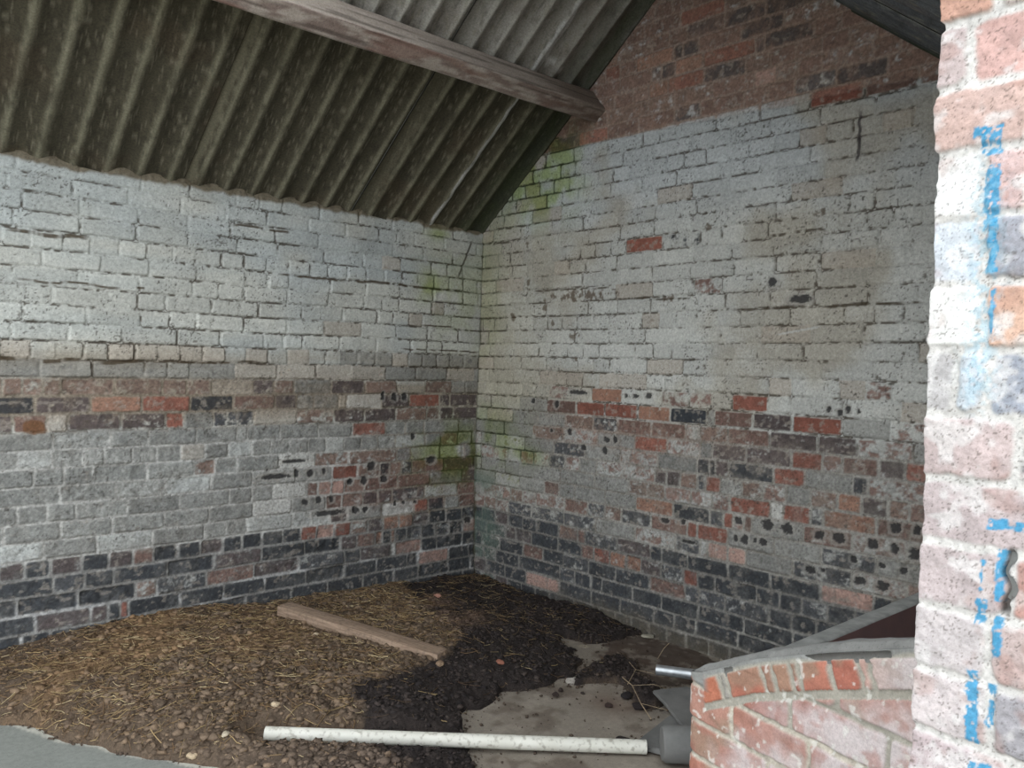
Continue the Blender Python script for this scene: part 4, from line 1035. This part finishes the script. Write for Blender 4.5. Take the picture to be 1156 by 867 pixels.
# ------------------------------------------------------------------ feeding trough at the right
TR_P = np.array([-1.72, -2.787]); TR_A = math.radians(12)
TR_D = np.array([-math.sin(TR_A), -math.cos(TR_A)]); TR_N = np.array([-math.cos(TR_A), math.sin(TR_A)])
def tr_top(s): return np.interp(s, [-.2, 0, .05, .20, .37, .54, .8], [.648, .648, .664, .741, .808, .868, .885])
def build_trough():
    root = bpy.data.objects.new('feeding_trough', None); COL.objects.link(root); root.location = (-.9, -3.15, 0)
    tag(root, 'brick feeding trough with sloping cement-topped end and dark glazed inside, beside the bright jamb', 'trough')
    inv = Matrix.Translation(-root.location)
    def adopt(o): o.parent = root; o.matrix_parent_inverse = inv; return o
    # --- brick end wall with rounded far corner; s < 0 runs round the back
    rc = .030
    ss = np.concatenate([np.arange(-.16, -.06, .01), np.arange(-.06, .72, .0028)]); zs = np.concatenate([np.arange(-.01, .40, .006), np.arange(.40, .90, .0028)])
    S, Z0 = np.meshgrid(ss, zs, indexing='ij')
    T = tr_top(np.clip(S, 0, 1)) - .012
    Z = np.minimum(Z0, T); keep = (Z0 < T)[:-1, :-1] | (Z0 < T)[1:, :-1]
    cz = np.array([.538 + .0785 * (i - 8) for i in range(16)])
    cz[10:] = .538 + .0785 * 2
    r = np.random.default_rng(9)
    # ordinary courses below, bricks on edge following the slope above
    band = (Z > T - .088) & (S > .055)
    czA = np.array([.538 + .0785 * (i - 8) for i in range(14)])
    rowsA = []
    for k in range(13):
        e = [-.25]; x = -.12 if k % 2 else -.02
        if k == 8: x = .135
        if k == 7: x = .235
        if k in (8, 7): e.append(-.015)
        while x < .9: e.append(x); x += .205 + r.uniform(-.01, .01)
        rowsA.append((np.array(e), np.arange(len(e))))
    d, dx, dz, bid, kind, k, fu, fz = brick_field(S, Z, czA, rowsA, 801, wig=.003)
    eB = [.0, .058, .118, .138, .235, .262, .305, .325, .395, .455, .475, .60, .75]
    colB = [(140, 132, 122), (178, 100, 72), (138, 132, 122), (172, 98, 76), (160, 84, 68), (178, 110, 84), (150, 86, 70), (176, 104, 82), (172, 96, 76), (180, 140, 126), (176, 150, 140), (186, 176, 170), (186, 176, 170)]
    bandZ = np.array([-9., 0, 9])
    zz = Z - (T - .088)
    Sj = S + zz * .35
    j = np.clip(np.searchsorted(np.array(eB), Sj, side='right') - 1, 0, len(eB) - 1)
    e0 = np.array(eB)[j]; e1 = np.array(eB + [.9])[j + 1]
    ddx = np.minimum(Sj - e0, e1 - Sj) + (vnoise(S * 80, Z * 80, 811) - .5) * .005; ddz = np.minimum(zz - .012, .088 - .012 - zz)
    dB = np.minimum(ddx, ddz + .002)
    d = np.where(band, dB, d); 
    # rubble mortar between the courses and the bricks on edge
    mort = band & (zz < .018)
    face = sstep(.003, .008, d); face = np.where(mort, 0, face)
    palA = np.array([lin(c) for c in ((158, 108, 92), (150, 100, 86), (156, 112, 98), (148, 102, 90), (160, 120, 106))])
    C = palA[(rnd(bid, 2) * 5).astype(int) % 5]
    C = np.where(band[..., None], np.array([lin(dull(c, .22)) for c in colB])[j], C)
    C = C * (1 + ((fbm(S * 50, Z * 50, 802, 3) - .5) * .5)[..., None])
    C = mixc(C, lin((140, 122, 104)), sstep(.5, .7, fbm(S * 16, Z * 16, 803, 3)) * .6)
    # paler pinkish grey towards the front and foot
    ww = sstep(.14, .40, S + (.60 - Z) * 1.2 + (fbm(S * 12, Z * 12, 804, 3) - .5) * .35) * np.where(band, sstep(.38, .5, S), 1)
    C = mixc(C, lin((192, 182, 180)), ww * (.45 + .5 * sstep(.38, .62, fbm(S * 30, Z * 30, 805, 3))))
    mc = np.ones(S.shape + (3,)) * lin((172, 164, 150)); mc = mc * (1 + ((fbm(S * 110, Z * 110, 806, 2) - .5) * .7)[..., None])
    mc = mixc(mc, lin((138, 136, 126)), (band | (Z > .62)) * .6)
    C = C * face[..., None] + mc * (1 - face)[..., None]
    C = mixc(C, lin((206, 204, 196)), sstep(.70, .78, fbm(S * 70, Z * 70, 807, 2)) * .6)
    cem = sstep(T - .014, T - .006, Z + (fbm(S * 20, Z * 20, 808, 2) - .5) * .012)
    cem = np.maximum(cem, sstep(.075, .05, S) * sstep(.628, .636, Z + S * .3))
    C = mixc(C, lin((132, 132, 128)), cem)
    h = face * .004 + (rnd(bid, 1) - .5) * .004 + (fbm(S * 60, Z * 60, 809, 3) - .5) * .004 + (fbm(S * 14, Z * 14, 810, 2) - .5) * .008
    # path with rounded corner
    th = np.clip((S + rc) / rc * (np.pi / 2) * 1.0, 0, np.pi / 2)        # -rc..0 turns the corner
    B = -TR_D; I = -TR_N                                         # B points to the far side, I into the wall thickness
    cx = TR_P + I * rc
    cx = TR_P + TR_D * rc + I * rc
    ang = np.clip((rc * 1.0 - S) / (rc * 1.6), 0, 1) * np.pi / 2
    px = np.where(S > rc, (TR_P + 0)[0] + TR_D[0] * S, cx[0] + TR_N[0] * np.cos(ang) * rc + B[0] * np.sin(ang) * rc)
    py = np.where(S > rc, (TR_P + 0)[1] + TR_D[1] * S, cx[1] + TR_N[1] * np.cos(ang) * rc + B[1] * np.sin(ang) * rc)
    back = np.clip(-.6 * rc - S, 0, 1)
    px = px + I[0] * back; py = py + I[1] * back
    nx_ = TR_N[0] * np.cos(ang) + B[0] * np.sin(ang); ny_ = TR_N[1] * np.cos(ang) + B[1] * np.sin(ang)
    V = np.stack([px + nx_ * h, py + ny_ * h, Z], -1).reshape(-1, 3)
    adopt(mesh_np('end_wall', V, grid_quads(len(ss), len(zs), keep), M_PIER, C.reshape(-1, 3)))
    # --- cement topping over the end wall: rounded strip following the slope
    ns = 90; s2 = np.linspace(-.002, .70, ns); th_ = np.linspace(.001, .066, 14)
    S2, W2 = np.meshgrid(s2, th_, indexing='ij')
    rnd_e = np.minimum(sstep(-.004, .022, W2), sstep(-.004, .045, S2))
    Zt = tr_top(S2) - .016 + .018 * rnd_e + (fbm(S2 * 18, W2 * 18, 820, 3) - .5) * .010 * rnd_e
    sh = (1 - sstep(-.002, .02, W2)) * 0
    Xt = TR_P[0] + TR_D[0] * S2 + I[0] * W2; Yt = TR_P[1] + TR_D[1] * S2 + I[1] * W2
    # pull the far corner round
    q = np.maximum(0, rc - S2) ; q2 = np.maximum(0, rc - W2); over = np.maximum(0, np.hypot(q, q2) - rc)
    Xt = Xt + (TR_D[0] + I[0]) * over * .7; Yt = Yt + (TR_D[1] + I[1]) * over * .7
    Cc = mixc(np.ones(S2.shape + (3,)) * lin((104, 104, 101)), lin((128, 127, 123)), fbm(S2 * 30, W2 * 30, 821, 3))
    V = np.stack([Xt, Yt, Zt], -1); nn = V.reshape(-1, 3)
    low = V.copy(); low[..., 2] -= .020; 
    lowf = low.copy(); lowf[:, 1:-1] = low[:, 1:-1]
    i = np.arange(ns * 14).reshape(ns, 14); jn = i + ns * 14
    Q = [grid_quads(ns, 14)]
    for (a, b) in ((i[0], jn[0]), (i[-1], jn[-1]), (i[:, 0], jn[:, 0]), (i[:, -1], jn[:, -1])):
        Q.append(np.stack([a[:-1], a[1:], b[1:], b[:-1]], -1))
    adopt(mesh_np('cement_top', np.concatenate([nn, low.reshape(-1, 3)]), np.concatenate(Q), M_FLOOR, np.concatenate([Cc.reshape(-1, 3)] * 2)))
    # --- brickwork core under the cement
    # --- long basin running to the gable wall: section in (y, z)
    sec_out = [(-2.876, 0), (-2.876, .655), (-2.882, .667), (-2.922, .670), (-2.928, .668)]
    inner = [(-2.930, .664), (-2.944, .50)]
    for t in np.linspace(0, np.pi, 12): inner.append((-3.165 + .215 * math.cos(t), .47 - .17 * math.sin(t)))
    inner += [(-3.385, .50), (-3.392, .655)]
    front = [(-3.395, .668), (-3.40, .670), (-3.475, .672), (-3.479, .66), (-3.479, 0)]
    def extr(name, sec, mat, xa, xb, n=40):
        xs = np.linspace(xa, xb, n); k = len(sec); sec = np.array(sec)
        X, _ = np.meshgrid(xs, np.arange(k), indexing='ij')
        jit = (fbm(X * 6, np.arange(k)[None] * .7 + 0 * X, 830, 2) - .5) * .006
        V = np.stack([X, sec[None, :, 0] + 0 * X, sec[None, :, 1] + jit * (sec[None, :, 1] > .1)], -1).reshape(-1, 3)
        return adopt(mesh_np(name, V, grid_quads(n, k), mat, smooth=True))
    extr('rim', [inner[0]] + sec_out[::-1], M_CEM, -1.665, -.012)
    extr('basin', inner, M_GLAZE, -1.665, -.012)
    extr('front_rim', [inner[-1]] + front, M_CEM, -1.76, -.012)
    return root

# ------------------------------------------------------------------ timber, pipes, loose pieces
def build_timber():
    a = np.array([-1.364, -.400]); b = np.array([-1.083, -1.100]); d = (b - a); Ln = np.linalg.norm(d); d /= Ln
    nrm = np.array([-d[1], d[0]])
    za = .128; zb = .062
    bm = MB()
    ln = Ln + .12
    M = Matrix(((d[0], nrm[0], 0, a[0] - d[0] * .12), (d[1], nrm[1], 0, a[1] - d[1] * .12), (0, 0, 1, 0), (0, 0, 0, 1)))
    sl = math.atan2(zb - za, Ln)
    M = M @ Matrix.Rotation(-sl, 4, 'Y'); M.translation.z = za + .024
    bm.box((0, -.052, -.040), (ln, .036, .006), .004, None)
    o = bm.build('timber_batten', M_TIMBER)
    o.matrix_world = M
    tag(o, 'short sawn timber batten with a square cut end lying on the muck heap', 'timber')
def on(x, y): return float(heap_at(np.array([x]), np.array([y]))[0][0])
def build_pipes():
    a = Vector((-1.985, -1.277, .024)); b = Vector((-1.020, -2.139, .024))
    d = (b - a).normalized()
    z0 = .030
    a.z = .042; b.z = .026
    n = 24; bm = MB(); r = .0235
    # hollow tube: outer and inner walls joined at the ends
    bm.tube([a, b], r, 28, cap=False); bm.tube([a, b], r - .003, 28, cap=False)
    bmv = bm.bm; bmv.verts.ensure_lookup_table(); vs_ = list(bmv.verts)
    for e in (0, 28):
        for j in range(28):
            bmv.faces.new((vs_[e + j], vs_[e + (j + 1) % 28], vs_[56 + e + (j + 1) % 28], vs_[56 + e + j]))
    o = bm.build('plastic_pipe', M_PVC)
    tag(o, 'long white plastic pipe lying across the concrete in the foreground', 'pipe')
    # galvanised tube end by the trough
    t0 = Vector((-.515, -1.790, .075)); t1 = Vector((-.30, -2.14, .075))
    bm = MB(); bm.tube([t0, t1], .021, 20, cap=False); bm.tube([t0, t1], .018, 20, cap=False)
    b2 = bm.bm; b2.verts.ensure_lookup_table(); v2 = list(b2.verts)
    for e in (0, 20):
        for j in range(20): b2.faces.new((v2[e + j], v2[e + (j + 1) % 20], v2[40 + e + (j + 1) % 20], v2[40 + e + j]))
    o = bm.build('steel_tube', M_STEEL)
    tag(o, 'short shiny steel tube end poking out past the trough corner', 'tube')
def prism(name, poly, z0, z1, mat, bev=.004):
    bm = bmesh.new()
    lo = [bm.verts.new((x, y, z0)) for x, y in poly]; hi = [bm.verts.new((x, y, z1)) for x, y in poly]
    bm.faces.new(lo[::-1]); bm.faces.new(hi)
    for i in range(len(poly)):
        bm.faces.new((lo[i], lo[(i + 1) % len(poly)], hi[(i + 1) % len(poly)], hi[i]))
    bmesh.ops.bevel(bm, geom=list(bm.edges), offset=bev, segments=2, affect='EDGES')
    bmesh.ops.recalc_face_normals(bm, faces=bm.faces)
    me = bpy.data.meshes.new(name); bm.to_mesh(me); bm.free(); me.materials.append(mat)
    for p in me.polygons: p.use_smooth = True
    try: me.set_sharp_from_angle(angle=math.radians(40))
    except Exception: pass
    o = bpy.data.objects.new(name, me); COL.objects.link(o); return o
def build_clutter():
    o = prism('grey_sheet', [(-.640, -1.870), (-.50, -1.93), (-.50, -2.25), (-.838, -2.20), (-.794, -2.107), (-.699, -1.98)], .030, .046, M_SHEET)
    tag(o, 'dull grey flat sheet lying under the steel tube beside the trough corner', 'sheet')
    o = prism('concrete_slab', [(-1.02, -2.085), (-.72, -2.02), (-.40, -2.20), (-.60, -2.50), (-.88, -2.50)], .002, .022, M_SHEET, .003)
    tag(o, 'thin grey slab with a pointed corner on the floor behind the end of the white pipe', 'slab')
    # fat grey pipe the white one butts against
    a = Vector((-1.022, -2.205, .062)); b = Vector((-.80, -2.42, .062))
    bm = MB(); bm.tube([a, a + (b - a) * .04, b], [.052, .060, .060], 28)
    o = bm.build('grey_drain_pipe', M_SHEET, None)
    tag(o, 'fat dull grey drain pipe end butting against the white plastic pipe', 'pipe')

def stone(name, x, y, r, cols, label, cat, flat=.6, z=None, seed=0, group=None, rough=.35):
    bm = bmesh.new(); bmesh.ops.create_icosphere(bm, subdivisions=3, radius=1.0)
    rg = np.random.default_rng(seed); off = rg.uniform(0, 50, 3)
    v = np.array([p.co[:] for p in bm.verts])
    # a few random planes knock facets off
    for _ in range(7):
        nrm = rg.normal(size=3); nrm /= np.linalg.norm(nrm); dd = rg.uniform(.55, .8)
        pr = v @ nrm; m = pr > dd; v[m] -= np.outer(pr[m] - dd, nrm)
    v *= 1 + (fbm(v[:, 0] * 3 + off[0], v[:, 1] * 3 + v[:, 2] * 2 + off[1], seed, 3) - .5)[:, None] * rough
    v *= np.array([r * rg.uniform(1, 1.3), r * rg.uniform(.8, 1.0), r * flat])
    a = rg.uniform(0, 6.28); R = np.array([[math.cos(a), -math.sin(a), 0], [math.sin(a), math.cos(a), 0], [0, 0, 1]])
    v = v @ R.T
    f = np.array([[q.index for q in t.verts] for t in bm.faces]); bm.free()
    c = np.ones((len(v), 3)) * lin(cols); c *= (1 + (fbm(v[:, 0] * 200, v[:, 1] * 200 + v[:, 2] * 130, seed, 2) - .5)[:, None] * .5)
    o = mesh_np(name, v, None, M_CLOD, c, tris=f)
    zz = (on(x, y) if z is None else z)
    o.location = (x, y, zz + r * flat * .55)
    tag(o, label, cat, group)
    return o
def build_stones():
    stone('brick_fragment', -.935, -1.292, .020, (156, 104, 86), 'small reddish brick fragment on the black muck in the middle of the heap', 'brick fragment', .6, seed=1)
    stone('brick_fragment', -.560, -.365, .018, (152, 112, 96), 'small dull pink brick fragment on the black muck near the room corner', 'brick fragment', .7, seed=2)
    stone('stone', -2.219, -1.238, .018, (188, 168, 140), 'pale buff stone low at the front edge of the muck heap beside the clean slab', 'stone', .6, seed=3)
    stone('stone', -2.119, -1.262, .014, (172, 160, 140), 'little grey-buff stone just behind the left end of the white pipe', 'stone', .6, seed=4)
    stone('stone', -1.904, -1.187, .016, (178, 160, 134), 'buff stone on the brown muck a hand above the white pipe', 'stone', .6, seed=5)
    stone('stone', -1.439, -.640, .015, (190, 172, 146), 'pale stone on the straw just in front of the timber batten', 'stone', .7, seed=6)
    stone('muck_lump', -1.150, -1.160, .024, (140, 118, 96), 'tan lump of dry muck just below the cut end of the timber batten', 'muck lump', .55, seed=7)
    stone('concrete_lump', -.745, -1.535, .027, (150, 144, 136), 'round pale cracked lump of concrete at the front edge of the black muck', 'concrete lump', .7, seed=8)
    stone('glass_shard', -.735, -1.600, .014, (206, 212, 216), 'bright glinting shard of glass beside the round pale lump', 'glass shard', .35, seed=9)
    stone('crust_piece', -.455, -1.20, .050, (140, 130, 116), 'wide flat crust of pale muck at the right edge of the black muck', 'crust', .22, seed=10)
    stone('crust_piece', -.375, -1.255, .036, (150, 140, 124), 'smaller flat pale crust touching the wide crust at the muck edge', 'crust', .3, seed=11)
    stone('dung_ball', -.904, -1.592, .016, (58, 48, 44), 'larger of the two dark dung balls side by side on the bare concrete', 'dung ball', .7, z=0, seed=12)
    stone('dung_ball', -.850, -1.570, .012, (60, 50, 46), 'smaller of the two dark dung balls side by side on the bare concrete', 'dung ball', .7, z=0, seed=13)
    stone('dung_ball', -.800, -1.645, .009, (54, 46, 42), 'tiny dark dung ball just in front of the glinting glass shard', 'dung ball', .7, z=0, seed=14)
    stone('dung_ball', -.815, -1.795, .018, (56, 44, 40), 'lone dark dung ball in a rusty stain on the concrete', 'dung ball', .55, z=0, seed=15)
    stone('dung_ball', -1.345, -1.750, .020, (58, 50, 44), 'flattened dark dung ball near the white pipe at the edge of the muck', 'dung ball', .6, seed=16)
    stone('stone', -.030, -1.790, .015, (160, 154, 140), 'small pale stone on brown floor by the right wall, nearest the trough', 'stone', .5, z=0, seed=17)
    stone('mortar_lump', -.022, -1.365, .028, (156, 150, 134), 'lump of pale mortar fallen at the foot of the right wall', 'mortar lump', .35, z=0, seed=18)
    stone('muck_lump', -.735, -1.880, .034, (44, 38, 38), 'black muck lump between the steel tube and the rusty-stained concrete', 'muck lump', .4, z=0, seed=19)
    stone('muck_lump', -.690, -1.780, .030, (40, 36, 36), 'black muck lump in front of the twiggy stalks near the steel tube', 'muck lump', .5, z=0, seed=20)
    stone('muck_lump', -1.000, -2.020, .026, (46, 40, 38), 'flat black muck lump touching the point of the thin grey slab', 'muck lump', .35, z=0, seed=21)
def build_twigs():
    r = random.Random(4)
    def twig(pts, rad, label, name='twig'):
        bm = MB(); bm.tube(pts[0], rad, 6)
        for p in pts[1:]: bm.tube(p, rad * .6, 6)
        o = bm.build(name, M_TWIG); tag(o, label, 'twig')
    twig([[(-.62, -1.70, .040), (-.68, -1.80, .052), (-.75, -1.90, .030), (-.80, -1.99, .012)], [(-.68, -1.80, .052), (-.62, -1.86, .060), (-.56, -1.90, .034)], [(-.75, -1.90, .03), (-.70, -1.99, .02), (-.64, -2.00, .03)]], .0018, 'thin forked pale stalk reaching over the concrete in front of the steel tube')
    twig([[(-.48, -1.62, .05), (-.56, -1.72, .065), (-.66, -1.76, .04)], [(-.56, -1.72, .065), (-.50, -1.78, .05)]], .0016, 'bent pale stalk lying on the black clump behind the steel tube')
    twig([[(-.235, -1.585, .002), (-.215, -1.60, .045), (-.20, -1.62, .075)]], .0018, 'single pale stalk sticking up from the brown floor by the right wall')
M_TWIG = mat_plain('dry_stalk', (120, 104, 86), (156, 138, 112), 30, 0.8)

build_wall_left()
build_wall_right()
build_wall_front()
build_roof()
build_floor()
build_purlin()
build_trough()
build_muck()
build_timber()
build_pipes()
build_clutter()
build_stones()
build_twigs()
build_clods()
build_straw()
